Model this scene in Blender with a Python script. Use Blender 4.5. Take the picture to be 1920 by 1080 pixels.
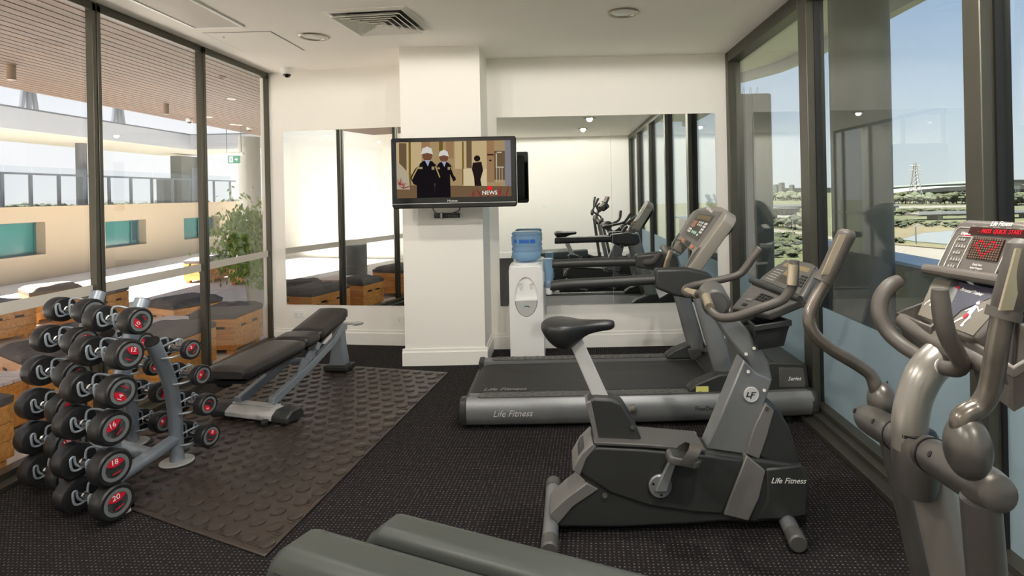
import bpy, bmesh, math, random
from mathutils import Vector, Matrix, Euler
PI = math.pi
random.seed(7)
for _o in list(bpy.data.objects): bpy.data.objects.remove(_o)
SC = bpy.context.scene
COL = SC.collection

# ---------------------------------------------------------------- camera
F, H, VX, VY, ROLL = 1100.0, 1.5, 1050.0, 362.0, math.radians(1.2)
cam = bpy.data.cameras.new('camera'); cam_o = bpy.data.objects.new('camera', cam); COL.objects.link(cam_o)
cam.sensor_width = 36.0; cam.lens = F / 1920 * 36.0
cam_o.location = (0, 0, H)
cam_o.rotation_euler = (Matrix.Rotation(PI/2, 3, 'X') @ Matrix.Rotation(-ROLL, 3, 'Z')).to_euler()
cam.shift_x = (960 - VX) / 1920.0
cam.shift_y = -(540 - VY) / 1920.0
cam.clip_start = 0.02; cam.clip_end = 6000
SC.camera = cam_o

# ---------------------------------------------------------------- world, sun, exposure
SC.view_settings.view_transform = 'Standard'
SC.view_settings.look = 'None'
SC.view_settings.gamma = 1.0
SC.view_settings.use_curve_mapping = False
SC.view_settings.exposure = 0.92
SUN_EL = math.radians(79)
SKY = 0.565
w = bpy.data.worlds.new('world'); SC.world = w; w.use_nodes = True
nt = w.node_tree; nt.nodes.clear()
def _lin(c): return [((v/255 + 0.055)/1.055)**2.4 for v in c] + [1]
tcw = nt.nodes.new('ShaderNodeTexCoord'); sep = nt.nodes.new('ShaderNodeSeparateXYZ'); nt.links.new(tcw.outputs['Generated'], sep.inputs[0])
mr_ = nt.nodes.new('ShaderNodeMapRange'); mr_.inputs['From Min'].default_value = -0.1; mr_.inputs['From Max'].default_value = 1.0
nt.links.new(sep.outputs['Z'], mr_.inputs[0])
def _ramp(stops):
    r = nt.nodes.new('ShaderNodeValToRGB'); e = r.color_ramp.elements
    while len(e) < len(stops): e.new(0.5)
    for k, (p, c) in enumerate(stops): e[k].position = (p + 0.1)/1.1; e[k].color = _lin(c)
    nt.links.new(mr_.outputs[0], r.inputs[0]); return r
# clear blue towards the river, milky haze on the terrace side
clear = _ramp([(-0.1, (206, 214, 212)), (0.0, (228, 236, 236)), (0.06, (218, 230, 236)), (0.16, (190, 210, 230)), (0.3, (158, 186, 218)), (1.0, (120, 156, 206))])
hazy = _ramp([(-0.1, (222, 226, 226)), (0.0, (248, 248, 248)), (0.1, (240, 243, 248)), (0.25, (222, 231, 244)), (1.0, (120, 156, 206))])
az = nt.nodes.new('ShaderNodeMapRange'); az.interpolation_type = 'SMOOTHSTEP'; az.inputs['From Min'].default_value = 0.5; az.inputs['From Max'].default_value = -0.6
nt.links.new(sep.outputs['X'], az.inputs[0])
mx_ = nt.nodes.new('ShaderNodeMix'); mx_.data_type = 'RGBA'
nt.links.new(az.outputs[0], mx_.inputs['Factor']); nt.links.new(clear.outputs[0], mx_.inputs[6]); nt.links.new(hazy.outputs[0], mx_.inputs[7])
bg = nt.nodes.new('ShaderNodeBackground'); bg.inputs['Strength'].default_value = SKY
wo = nt.nodes.new('ShaderNodeOutputWorld')
nt.links.new(mx_.outputs[2], bg.inputs['Color']); nt.links.new(bg.outputs[0], wo.inputs['Surface'])
sl = bpy.data.lights.new('sun', 'SUN'); sl.energy = 18.0; sl.angle = math.radians(0.6); sl.color = (1, 0.95, 0.87)
so = bpy.data.objects.new('sun', sl); COL.objects.link(so)
so.rotation_euler = Vector((math.cos(SUN_EL), 0.04, -math.sin(SUN_EL))).to_track_quat('-Z', 'Y').to_euler()
so.location = (-5, 5, 20)
SC.cycles.max_bounces = 12; SC.cycles.diffuse_bounces = 6; SC.cycles.glossy_bounces = 5
SC.cycles.transparent_max_bounces = 24; SC.cycles.sample_clamp_indirect = 6.0
LAMP_W = 71.0      # each ceiling downlight

# ---------------------------------------------------------------- pixel <-> place
_c, _s = math.cos(ROLL), math.sin(ROLL)
def _ray(x, y):
    a, b = x - VX, y - VY
    return a*_c - b*_s, a*_s + b*_c
def at(x, y, Y=None, X=None, Z=None):
    """the point seen at photo pixel x, y that lies on a given plane"""
    u, v = _ray(x, y)
    t = Y if Y is not None else (X*F/u if X is not None else (H - Z)*F/v)
    return Vector((u*t/F, t, H - v*t/F))

def coplanar(Q):
    """moves the third corner along its line of sight into the plane of the other three"""
    n = (Q[1]-Q[0]).cross(Q[3]-Q[0]); e = Vector((0, 0, H)); d = Q[2]-e
    return [Q[0], Q[1], e + d*(n.dot(Q[0]-e)/n.dot(d)), Q[3]]

# ---------------------------------------------------------------- materials
def lin(r, g, b):
    f = lambda c: (c/255/12.92) if c/255 <= 0.04045 else ((c/255 + 0.055)/1.055)**2.4
    return (f(r), f(g), f(b), 1)
def mat(name, rgb, rough=0.5, metal=0.0, noise=0.0, nscale=20.0, bump=0.0, bscale=200.0, spec=None, coat=0.0):
    m = bpy.data.materials.new(name); m.use_nodes = True
    n = m.node_tree; b = n.nodes['Principled BSDF']
    c = lin(*rgb)
    b.inputs['Base Color'].default_value = c; b.inputs['Roughness'].default_value = rough; b.inputs['Metallic'].default_value = metal
    if spec is not None: b.inputs['Specular IOR Level'].default_value = spec
    if coat: b.inputs['Coat Weight'].default_value = coat
    tc = n.nodes.new('ShaderNodeTexCoord')
    if noise:
        t = n.nodes.new('ShaderNodeTexNoise'); t.inputs['Scale'].default_value = nscale; t.inputs['Detail'].default_value = 5
        r = n.nodes.new('ShaderNodeMapRange'); r.inputs['To Min'].default_value = 1-noise; r.inputs['To Max'].default_value = 1+noise
        x = n.nodes.new('ShaderNodeMix'); x.data_type = 'RGBA'; x.blend_type = 'MULTIPLY'; x.inputs['Factor'].default_value = 1
        x.inputs[6].default_value = c
        n.links.new(tc.outputs['Object'], t.inputs['Vector']); n.links.new(t.outputs['Fac'], r.inputs['Value'])
        n.links.new(r.outputs[0], x.inputs[7]); n.links.new(x.outputs[2], b.inputs['Base Color'])
    if bump:
        t = n.nodes.new('ShaderNodeTexNoise'); t.inputs['Scale'].default_value = bscale; t.inputs['Detail'].default_value = 3
        p = n.nodes.new('ShaderNodeBump'); p.inputs['Strength'].default_value = bump; p.inputs['Distance'].default_value = 0.002
        n.links.new(tc.outputs['Object'], t.inputs['Vector']); n.links.new(t.outputs['Fac'], p.inputs['Height'])
        n.links.new(p.outputs[0], b.inputs['Normal'])
    return m
def emit(name, rgb, s=1.0):
    m = bpy.data.materials.new(name); m.use_nodes = True; n = m.node_tree; n.nodes.clear()
    e = n.nodes.new('ShaderNodeEmission'); e.inputs[0].default_value = lin(*rgb); e.inputs[1].default_value = s
    o = n.nodes.new('ShaderNodeOutputMaterial'); n.links.new(e.outputs[0], o.inputs[0]); return m
def wood(name, a, b_, scale=(1.2, 14, 14), rough=0.45):
    m = bpy.data.materials.new(name); m.use_nodes = True; n = m.node_tree; b = n.nodes['Principled BSDF']
    tc = n.nodes.new('ShaderNodeTexCoord'); mp = n.nodes.new('ShaderNodeMapping'); mp.inputs['Scale'].default_value = scale
    oi = n.nodes.new('ShaderNodeObjectInfo'); ad = n.nodes.new('ShaderNodeVectorMath'); ad.operation = 'ADD'
    sc = n.nodes.new('ShaderNodeVectorMath'); sc.operation = 'SCALE'; sc.inputs['Scale'].default_value = 11
    cb = n.nodes.new('ShaderNodeCombineXYZ')
    for k in range(3): n.links.new(oi.outputs['Random'], cb.inputs[k])
    n.links.new(cb.outputs[0], sc.inputs[0]); n.links.new(tc.outputs['Object'], ad.inputs[0]); n.links.new(sc.outputs[0], ad.inputs[1])
    t = n.nodes.new('ShaderNodeTexNoise'); t.inputs['Scale'].default_value = 2.2; t.inputs['Detail'].default_value = 6; t.inputs['Distortion'].default_value = 0.6
    r = n.nodes.new('ShaderNodeValToRGB'); r.color_ramp.elements[0].position = 0.3; r.color_ramp.elements[1].position = 0.7
    r.color_ramp.elements[0].color = lin(*a); r.color_ramp.elements[1].color = lin(*b_)
    n.links.new(ad.outputs[0], mp.inputs[0]); n.links.new(mp.outputs[0], t.inputs['Vector']); n.links.new(t.outputs['Fac'], r.inputs[0]); n.links.new(r.outputs[0], b.inputs['Base Color'])
    b.inputs['Roughness'].default_value = rough
    return m
def glass(name, tint=(1, 1, 1), refl=1.0):
    m = bpy.data.materials.new(name); m.use_nodes = True; n = m.node_tree; n.nodes.clear()
    t = n.nodes.new('ShaderNodeBsdfTransparent'); t.inputs[0].default_value = (*tint, 1)
    g = n.nodes.new('ShaderNodeBsdfGlossy'); g.inputs['Roughness'].default_value = 0.0; g.inputs[0].default_value = (refl, refl, refl, 1)
    lw = n.nodes.new('ShaderNodeLayerWeight'); lw.inputs['Blend'].default_value = 0.5; pw = n.nodes.new('ShaderNodeMath'); pw.operation = 'POWER'; pw.inputs[1].default_value = 5.0
    f = n.nodes.new('ShaderNodeMath'); f.operation = 'MULTIPLY_ADD'; f.inputs[1].default_value = 0.96; f.inputs[2].default_value = 0.04
    n.links.new(lw.outputs['Facing'], pw.inputs[0]); n.links.new(pw.outputs[0], f.inputs[0])
    x = n.nodes.new('ShaderNodeMixShader'); o = n.nodes.new('ShaderNodeOutputMaterial')
    n.links.new(f.outputs[0], x.inputs[0]); n.links.new(t.outputs[0], x.inputs[1]); n.links.new(g.outputs[0], x.inputs[2]); n.links.new(x.outputs[0], o.inputs[0])
    return m
def frosted(name, rgb, through=0.6):
    m = bpy.data.materials.new(name); m.use_nodes = True; n = m.node_tree; n.nodes.clear()
    d = n.nodes.new('ShaderNodeBsdfDiffuse'); d.inputs[0].default_value = lin(*rgb)
    t = n.nodes.new('ShaderNodeBsdfTranslucent'); t.inputs[0].default_value = lin(*rgb)
    x = n.nodes.new('ShaderNodeMixShader'); x.inputs[0].default_value = through
    o = n.nodes.new('ShaderNodeOutputMaterial')
    n.links.new(d.outputs[0], x.inputs[1]); n.links.new(t.outputs[0], x.inputs[2]); n.links.new(x.outputs[0], o.inputs[0]); return m
M = {}
M['wall'] = mat('wall_paint', (241, 238, 231), 0.7, bump=0.05, bscale=300)
M['ceil'] = mat('ceiling_paint', (250, 246, 238), 0.8, bump=0.04, bscale=300)
M['skirt'] = mat('skirting_gloss', (240, 238, 232), 0.35)
M['frame'] = mat('bronze_aluminium', (84, 82, 73), 0.38, 0.6, noise=0.08, nscale=6)
M['frame_dark'] = mat('black_gasket', (18, 18, 18), 0.6)
M['glass'] = glass('window_glass')
M['glass_r'] = glass('window_glass_grey', (0.93, 0.95, 0.95))
M['frost'] = frosted('frosted_film', (176, 196, 204), 0.45)
M['band'] = frosted('frosted_band', (225, 222, 215), 0.5)
M['silver2'] = mat('warm_silver_paint', (146, 142, 136), 0.3, 0.55)
M['silver'] = mat('silver_paint', (132, 134, 135), 0.42, 0.5, noise=0.04, nscale=60, bump=0.03, bscale=900)
M['rack'] = mat('silver_blue_powdercoat', (150, 158, 166), 0.36, 0.35, bump=0.03, bscale=900)
M['plate'] = mat('pale_grey_plate', (196, 196, 194), 0.4, 0.2)
M['chrome'] = mat('chrome', (178, 178, 178), 0.2, 1.0)
M['rubber'] = mat('black_rubber', (30, 30, 31), 0.42, noise=0.15, nscale=40)
M['black'] = mat('black_plastic', (16, 16, 17), 0.35)
M['gloss'] = mat('gloss_black_plastic', (9, 9, 10), 0.08)
M['char'] = mat('charcoal_plastic', (46, 47, 46), 0.45, noise=0.05, nscale=40, bump=0.06, bscale=600)
M['char2'] = mat('mid_grey_plastic', (78, 77, 74), 0.42, bump=0.05, bscale=600)
M['char3'] = mat('light_grey_plastic', (112, 110, 107), 0.4, 0.15, bump=0.04, bscale=600)
M['hood'] = mat('elliptical_green_grey', (64, 68, 64), 0.45, 0.15, bump=0.05, bscale=700)
M['taupe'] = mat('taupe_grip_rubber', (74, 69, 64), 0.5, bump=0.05, bscale=500)
M['tube'] = mat('metallic_taupe_paint', (104, 98, 91), 0.27, 0.6)
M['housing'] = mat('metallic_grey_housing', (92, 89, 85), 0.33, 0.5)
M['chromegrip'] = mat('steel_pulse_grip', (205, 192, 168), 0.28, 0.8)
M['leather'] = mat('black_vinyl', (44, 41, 40), 0.36, noise=0.1, nscale=10, bump=0.25, bscale=160)
M['belt'] = mat('treadmill_belt', (33, 31, 30), 0.62, noise=0.1, nscale=60, bump=0.2, bscale=700)
M['white'] = mat('white_plastic', (238, 238, 236), 0.3)
M['mwhite'] = mat('white_print', (225, 225, 222), 0.6)
M['greyprint'] = mat('grey_print', (150, 148, 142), 0.6)
M['red'] = mat('red_print', (196, 24, 46), 0.45)
M['cush'] = mat('grey_canvas', (92, 88, 88), 0.9, noise=0.12, nscale=25, bump=0.3, bscale=60)
M['cushl'] = mat('pale_canvas', (118, 108, 98), 0.9, noise=0.12, nscale=25, bump=0.3, bscale=60)  # lighter, browner canvas tone for two of the boxes
M['oak'] = wood('box_timber', (186, 122, 54), (226, 166, 92))
M['slatwood'] = wood('soffit_timber', (70, 52, 44), (112, 82, 66), (9, 0.5, 9), 0.55)
M['tabletop'] = mat('bleached_slats', (206, 196, 194), 0.6, noise=0.06)
M['concrete'] = mat('terrace_concrete', (214, 209, 203), 0.8, noise=0.04, nscale=3)
M['render'] = mat('cream_render', (180, 164, 140), 0.85, noise=0.04, nscale=4)
M['fascia'] = mat('grey_white_fascia', (184, 186, 190), 0.6, noise=0.03, nscale=4)
M['slabunder'] = mat('cream_slab_underside', (198, 194, 184), 0.8)
M['steelgrey'] = mat('grey_steel', (112, 116, 124), 0.5, 0.2)
M['darkgrey'] = mat('dark_grey_cladding', (92, 94, 94), 0.6, noise=0.04, nscale=3)
M['coldark'] = mat('dark_column', (96, 96, 90), 0.6, noise=0.04, nscale=3)
M['colgrey'] = mat('column_grey', (140, 138, 130), 0.6, noise=0.04, nscale=3)
M['mirror'] = mat('mirror_silvering', (238, 242, 240), 0.0, 1.0)
M['leaf'] = mat('leaf_green', (122, 150, 52), 0.5, noise=0.35, nscale=6)
M['bark'] = mat('bark', (96, 78, 58), 0.8)

# ---------------------------------------------------------------- mesh builder
class MB:
    def __init__(s): s.v = []; s.f = []
    def add(s, vs, fs):
        o = len(s.v); s.v += [Vector(p) for p in vs]; s.f += [tuple(i+o for i in f) for f in fs]; return s
    def box(s, c, d, rot=None):
        c = Vector(c); R = rot if isinstance(rot, Matrix) else (Matrix.Rotation(rot, 3, 'Z') if rot else Matrix.Identity(3))
        vs = [c + R @ Vector((x*d[0]/2, y*d[1]/2, z*d[2]/2)) for x in (-1, 1) for y in (-1, 1) for z in (-1, 1)]
        return s.add(vs, [(0, 1, 3, 2), (4, 6, 7, 5), (0, 4, 5, 1), (2, 3, 7, 6), (0, 2, 6, 4), (1, 5, 7, 3)])
    def bb(s, a, b): return s.box([(a[i]+b[i])/2 for i in range(3)], [abs(b[i]-a[i]) for i in range(3)])
    def quad(s, *p): return s.add(p, [tuple(range(len(p)))])
    def loft(s, loops, cap=True, closed=False):
        n = len(loops[0]); vs = [p for l in loops for p in l]; fs = []
        m = len(loops)
        for k in range(m - (0 if closed else 1)):
            a, b = k*n, ((k+1) % m)*n
            for i in range(n): j = (i+1) % n; fs.append((a+i, a+j, b+j, b+i))
        if cap and not closed: fs += [tuple(range(n))[::-1], tuple(range((m-1)*n, m*n))]
        return s.add(vs, fs)
    def prism(s, pts, d):                      # polygon of 3D points swept by a vector
        d = Vector(d); pts = [Vector(p) for p in pts]
        return s.loft([pts, [p + d for p in pts]])
    def trace(s, px, Y, Y2):                   # outline on the plane Y, given thickness back to Y2
        return s.prism([at(x, y, Y=Y) for x, y in px], (0, Y2 - Y, 0))
    def cyl(s, a, b, r, r2=None, n=20):
        return s.tube([a, b], [r, r if r2 is None else r2], n, 0)
    def tube(s, path, r, n=12, sub=5, flat=None):
        P = [Vector(p) for p in path]; rs = list(r) if isinstance(r, (list, tuple)) else [r]*len(P)
        if sub and len(P) > 2:
            Q, q = [], []
            for i in range(len(P)-1):
                p0 = P[i-1] if i else 2*P[0]-P[1]; p1, p2 = P[i], P[i+1]; p3 = P[i+2] if i+2 < len(P) else 2*P[-1]-P[-2]
                for k in range(sub):
                    t = k/sub
                    Q.append(0.5*((2*p1) + (p2-p0)*t + (2*p0-5*p1+4*p2-p3)*t*t + (3*p1-p0-3*p2+p3)*t**3)); q.append(rs[i]*(1-t)+rs[i+1]*t)
            Q.append(P[-1]); q.append(rs[-1]); P, rs = Q, q
        loops = []; N = None
        for i, p in enumerate(P):
            d = (P[min(i+1, len(P)-1)] - P[max(i-1, 0)]).normalized()
            if N is None:
                a = Vector((0, 0, 1)) if abs(d.z) < 0.9 else Vector((1, 0, 0)); N = d.cross(a).normalized()
            else: N = (N - d*N.dot(d)).normalized()
            B = d.cross(N)
            k = flat or 1.0
            loops.append([p + rs[i]*(math.cos(2*PI*j/n)*N + k*math.sin(2*PI*j/n)*B) for j in range(n)])
        return s.loft(loops)
    def lathe(s, prof, c=(0, 0, 0), n=24, R=None):
        c = Vector(c); R = R or Matrix.Identity(3)
        return s.loft([[c + R @ Vector((r*math.cos(2*PI*j/n), r*math.sin(2*PI*j/n), z)) for j in range(n)] for r, z in prof])
    def ell(s, c, rad, n=16, m=10, R=None):
        R = R or Matrix.Identity(3); c = Vector(c); rad = Vector(rad); vs = []
        for i in range(1, m):
            a = PI*i/m
            for j in range(n):
                b = 2*PI*j/n
                vs.append(c + R @ Vector((rad.x*math.sin(a)*math.cos(b), rad.y*math.sin(a)*math.sin(b), rad.z*math.cos(a))))
        t = len(vs); vs += [c + R @ Vector((0, 0, rad.z)), c - R @ Vector((0, 0, rad.z))]; fs = []
        for i in range(m-2):
            for j in range(n): k = (j+1) % n; fs.append((i*n+j, i*n+k, (i+1)*n+k, (i+1)*n+j))
        for j in range(n): k = (j+1) % n; fs += [(t, k, j), (t+1, (m-2)*n+j, (m-2)*n+k)]
        return s.add(vs, fs)
    def grid(s, fn, nu, nv, cu=False):
        vs = [fn(i/nu, j/nv) for i in range(nu+1) for j in range(nv+1)]
        fs = [(i*(nv+1)+j, (i+1)*(nv+1)+j, (i+1)*(nv+1)+j+1, i*(nv+1)+j+1) for i in range(nu) for j in range(nv)]
        return s.add(vs, fs)

def axis_rot(d):
    """rotation that takes local Z to direction d"""
    return Vector(d).to_track_quat('Z', 'Y').to_matrix()
ORG = {}
def link(o, parent=None):
    COL.objects.link(o)
    if parent is not None: o.parent = parent
    return o
def obj(name, mb, m, parent=None, smooth=30, bevel=0.0, seg=2, sub=0, label=None, thick=0):
    org = ORG.get(parent.name, Vector()) if parent is not None else Vector()
    me = bpy.data.meshes.new(name)
    me.from_pydata([p - org for p in mb.v], [], mb.f); me.update()
    b = bmesh.new(); b.from_mesh(me); bmesh.ops.recalc_face_normals(b, faces=b.faces)
    b.to_mesh(me); b.free()
    me.materials.append(M[m] if isinstance(m, str) else m)
    if smooth:
        for p in me.polygons: p.use_smooth = True
        me.set_sharp_from_angle(angle=math.radians(smooth))
    o = bpy.data.objects.new(name, me); link(o, parent); ORG[o.name] = org
    if bevel:
        k = o.modifiers.new('edge', 'BEVEL'); k.width = bevel; k.segments = seg; k.limit_method = 'ANGLE'; k.angle_limit = math.radians(28)
        for p in me.polygons: p.use_smooth = True
        k.harden_normals = False
        try: me.set_sharp_from_angle(angle=math.radians(60))
        except Exception: pass
    if sub:
        k = o.modifiers.new('round', 'SUBSURF'); k.levels = sub; k.render_levels = sub
    if label: o['label'] = label
    return o
def thing(name, label, cat, loc=(0, 0, 0), group=None, world=True, rot=0):
    o = bpy.data.objects.new(name, None); o.empty_display_size = 0.05; link(o); o.location = loc; o.rotation_euler = (0, 0, rot)
    ORG[o.name] = Vector(loc) if world else Vector()
    o['label'] = label; o['category'] = cat
    if group: o['group'] = group
    return o
def tag(o, label, cat, group=None):
    o['label'] = label; o['category'] = cat
    if group: o['group'] = group
    return o
def struct(name, mb=None, m=None, parent=None, **k):
    if mb is None:
        o = bpy.data.objects.new(name, None); link(o, parent); ORG[o.name] = Vector()
    else: o = obj(name, mb, m, parent, **k)
    if parent is None: o['kind'] = 'structure'
    return o
def copy_tree(o, parent=None):
    c = o.copy(); COL.objects.link(c)
    if parent is not None: c.parent = parent
    for ch in o.children: copy_tree(ch, c)
    return c
def text(name, body, size, o, right, up, m, parent, shear=0.0, ext=0.0008, align='CENTER'):
    """flat lettering as a mesh: o is its centre, right and up its directions"""
    cu = bpy.data.curves.new(name, 'FONT'); cu.body = body; cu.size = size; cu.shear = shear; cu.extrude = ext; cu.align_x = align; cu.align_y = 'CENTER'; cu.resolution_u = 3
    t = bpy.data.objects.new(name, cu); COL.objects.link(t)
    me = bpy.data.meshes.new_from_object(t.evaluated_get(bpy.context.evaluated_depsgraph_get()))
    bpy.data.objects.remove(t); bpy.data.curves.remove(cu)
    me.name = name; me.materials.clear(); me.materials.append(M[m] if isinstance(m, str) else m)
    X = Vector(right).normalized(); Z = X.cross(Vector(up)).normalized(); Yv = Z.cross(X)
    org = ORG.get(parent.name, Vector()) if parent is not None else Vector()
    R = Matrix((X, Yv, Z)).transposed().to_4x4(); R.translation = Vector(o) - org
    me.transform(R)
    t = bpy.data.objects.new(name, me); link(t, parent); ORG[t.name] = org
    return t
# ================================================================= the room
XL, XR, ZC, YB, YR = -3.03, 1.63, 2.82, 5.70, -2.40
def carpet():
    m = bpy.data.materials.new('dotted_carpet'); m.use_nodes = True; n = m.node_tree; b = n.nodes['Principled BSDF']
    N = lambda t: n.nodes.new('ShaderNode' + t)
    tc = N('TexCoord'); mp = N('Mapping'); mp.inputs['Scale'].default_value = (52, 52, 52); mp.inputs['Rotation'].default_value = (0, 0, 0.06)
    n.links.new(tc.outputs['Object'], mp.inputs[0])
    sp = N('SeparateXYZ'); n.links.new(mp.outputs[0], sp.inputs[0])
    def cell(k):
        fr = N('Math'); fr.operation = 'FRACT'; n.links.new(sp.outputs[k], fr.inputs[0])
        su = N('Math'); su.operation = 'SUBTRACT'; su.inputs[1].default_value = 0.5; n.links.new(fr.outputs[0], su.inputs[0])
        ab = N('Math'); ab.operation = 'ABSOLUTE'; n.links.new(su.outputs[0], ab.inputs[0]); return ab
    a, c = cell(0), cell(1)
    mx = N('Math'); mx.operation = 'MAXIMUM'; n.links.new(a.outputs[0], mx.inputs[0]); n.links.new(c.outputs[0], mx.inputs[1])
    lt = N('Math'); lt.operation = 'LESS_THAN'; lt.inputs[1].default_value = 0.17; n.links.new(mx.outputs[0], lt.inputs[0])
    no = N('TexNoise'); no.inputs['Scale'].default_value = 1.0; n.links.new(mp.outputs[0], no.inputs['Vector'])
    gt = N('MapRange'); gt.inputs['From Min'].default_value = 0.35; gt.inputs['From Max'].default_value = 0.65; n.links.new(no.outputs['Fac'], gt.inputs[0])
    mu = N('Math'); mu.operation = 'MULTIPLY'; n.links.new(lt.outputs[0], mu.inputs[0]); n.links.new(gt.outputs[0], mu.inputs[1])
    x = N('Mix'); x.data_type = 'RGBA'; x.inputs[6].default_value = lin(30, 27, 28); x.inputs[7].default_value = lin(112, 106, 102)
    n.links.new(mu.outputs[0], x.inputs['Factor']); n.links.new(x.outputs[2], b.inputs['Base Color'])
    bp = N('Bump'); bp.inputs['Strength'].default_value = 0.6; bp.inputs['Distance'].default_value = 0.004
    n.links.new(mx.outputs[0], bp.inputs['Height']); n.links.new(bp.outputs[0], b.inputs['Normal'])
    b.inputs['Roughness'].default_value = 0.95; b.inputs['Specular IOR Level'].default_value = 0.15
    return m
M['carpet'] = carpet()
struct('floor', MB().bb((XL-0.14, YR, -0.25), (XR+0.12, 6.4, 0)), 'carpet', smooth=0)
# the ceiling is one slab
struct('ceiling', MB().bb((XL-0.14, YR-0.1, ZC), (XR+0.12, 6.5, ZC+0.25)), 'ceil', smooth=0)
BL, BR = Vector((XL-0.1, 6.165, 0)), Vector((-1.2, 5.845, 0))      # the left bay of the back wall, slightly canted
bdir = (BR - BL).normalized(); bnor = Vector((bdir.y, -bdir.x, 0))       # towards the room
def slabwall(a, b, z0, z1, th):                                       # wall panel between two plan points, thickness behind
    n_ = Vector(((b-a).normalized().y, -(b-a).normalized().x, 0)); q = [a, b, b - n_*th, a - n_*th]
    return MB().loft([[Vector((p.x, p.y, z0)) for p in q], [Vector((p.x, p.y, z1)) for p in q]])
struct('wall_back_left', slabwall(BL, BR, 0, ZC, 0.2), 'wall', smooth=0)
struct('wall_back', MB().bb((-0.80, YB, 0), (XR+0.12, YB+0.2, ZC)), 'wall', smooth=0)
PX0, PX1, PY = -1.40, -0.69, 5.20
struct('wall_pillar', MB().bb((PX0, PY, 0), (PX1, 5.95, ZC)), 'wall', smooth=0)
struct('wall_rear', MB().bb((XL-0.14, YR-0.15, 0), (XR+0.12, YR, ZC)), 'wall', smooth=0)
def skirt(name, a, b, h=0.15, t=0.022):
    a, b = Vector(a), Vector(b); d = (b-a).normalized(); n_ = Vector((d.y, -d.x, 0))
    prof = [(0, 0), (t, 0), (t, h*0.78), (t*0.55, h*0.86), (t*0.55, h*0.97), (0, h)]
    struct(name, MB().loft([[p + n_*u + Vector((0, 0, z)) for u, z in prof] for p in (a, b)]), 'skirt')
skirt('baseboard_back_left', BL + bdir*0.12, BR - bdir*0.2)
skirt('baseboard_back', (PX1, YB, 0), (XR, YB, 0))
skirt('baseboard_pillar', (PX0-0.022, PY, 0), (PX1+0.022, PY, 0))
skirt('baseboard_pillar_right', (PX1, PY, 0), (PX1, YB, 0))
skirt('baseboard_pillar_left', (PX0, 5.86, 0), (PX0, PY, 0))
skirt('baseboard_rear', (XR, YR, 0), (XL, YR, 0))
# left glazing, towards the terrace
LM = [6.17, 5.02, 3.865, 2.68, 1.52, 0.36, -0.80, -1.96, YR]
GX = XL - 0.035
for k in range(len(LM)-1):
    y1, y0 = LM[k] - (0.0 if k else -0.06), LM[k+1]
    wn = struct('window_%d' % (k+1))
    fr = MB(); jw = 0.030
    for yy, ww in ((y0+0.006, jw), (y1-0.006-(jw if k else 0.1), jw if k else 0.1)):
        fr.bb((GX-0.012, yy, 0.0), (XL, yy+ww, ZC-0.01))
    fr.bb((GX-0.012, y0+0.006, 0), (XL+0.03, y1-0.006, 0.065)); fr.bb((GX-0.012, y0+0.006, ZC-0.06), (XL, y1-0.006, ZC-0.001))
    obj('frame', fr, 'frame', wn, bevel=0.003)
    obj('gasket', MB().bb((GX-0.012, y0-0.006, 0), (XL-0.004, y0+0.006, ZC-0.001)), 'frame_dark', wn)
    obj('pane', MB().bb((GX-0.004, y0+0.03, 0.05), (GX+0.004, y1-0.03, ZC-0.05)), 'glass', wn, smooth=0)
    obj('frosted_band', MB().bb((GX+0.005, y0+0.04, 0.90), (GX+0.0065, y1-0.04, 0.965)), 'band', wn, smooth=0, label='frosted safety band across the glass')
struct('trim_left_sill', MB().bb((XL+0.03, YR, 0), (XL+0.10, 6.06, 0.03)), 'frame', bevel=0.004)
# right glazing, towards the river
RM = [(5.70, 5.61), (3.97, 3.84), (2.36, 2.26), (0.72, 0.62), (-0.90, -1.00), (-2.31, YR)]
GR = XR + 0.075
for k in range(len(RM)):
    y1, y0 = RM[k]
    struct('trim_mullion_%d' % (k+1), MB().bb((XR, y0, 0.0), (XR+0.12, y1, ZC-0.001)), 'frame', bevel=0.004)
    if k: struct('trim_gasket_%d' % k, MB().bb((XR+0.05, y0-0.012, 0.05), (XR+0.11, y0, ZC-0.05)).bb((XR+0.05, y1, 0.05), (XR+0.11, y1+0.012, ZC-0.05)), 'frame_dark')
for k in range(len(RM)-1):
    y1, y0 = RM[k][1], RM[k+1][0]
    wn = struct('window_%d' % (k+9))
    obj('frame', MB().bb((XR, y0+0.002, 0.0), (XR+0.12, y1-0.002, 0.10)).bb((XR, y0+0.002, ZC-0.10), (XR+0.12, y1-0.002, ZC-0.001)), 'frame', wn, bevel=0.004)
    obj('pane', MB().bb((GR-0.005, y0+0.005, 0.08), (GR+0.005, y1-0.005, ZC-0.08)), 'glass_r', wn, smooth=0)
    obj('frosted_film', MB().bb((GR-0.0075, y0+0.012, 0.10), (GR-0.0055, y1-0.012, 0.72)), 'frost', wn, smooth=0, label='frosted lower half of the pane')
struct('trim_right_sill', MB().bb((XR-0.11, YR, 0), (XR-0.001, YB-0.03, 0.035)).bb((XR-0.05, YR, 0.03), (XR-0.001, YB-0.03, 0.07)), 'frame', bevel=0.004)

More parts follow.
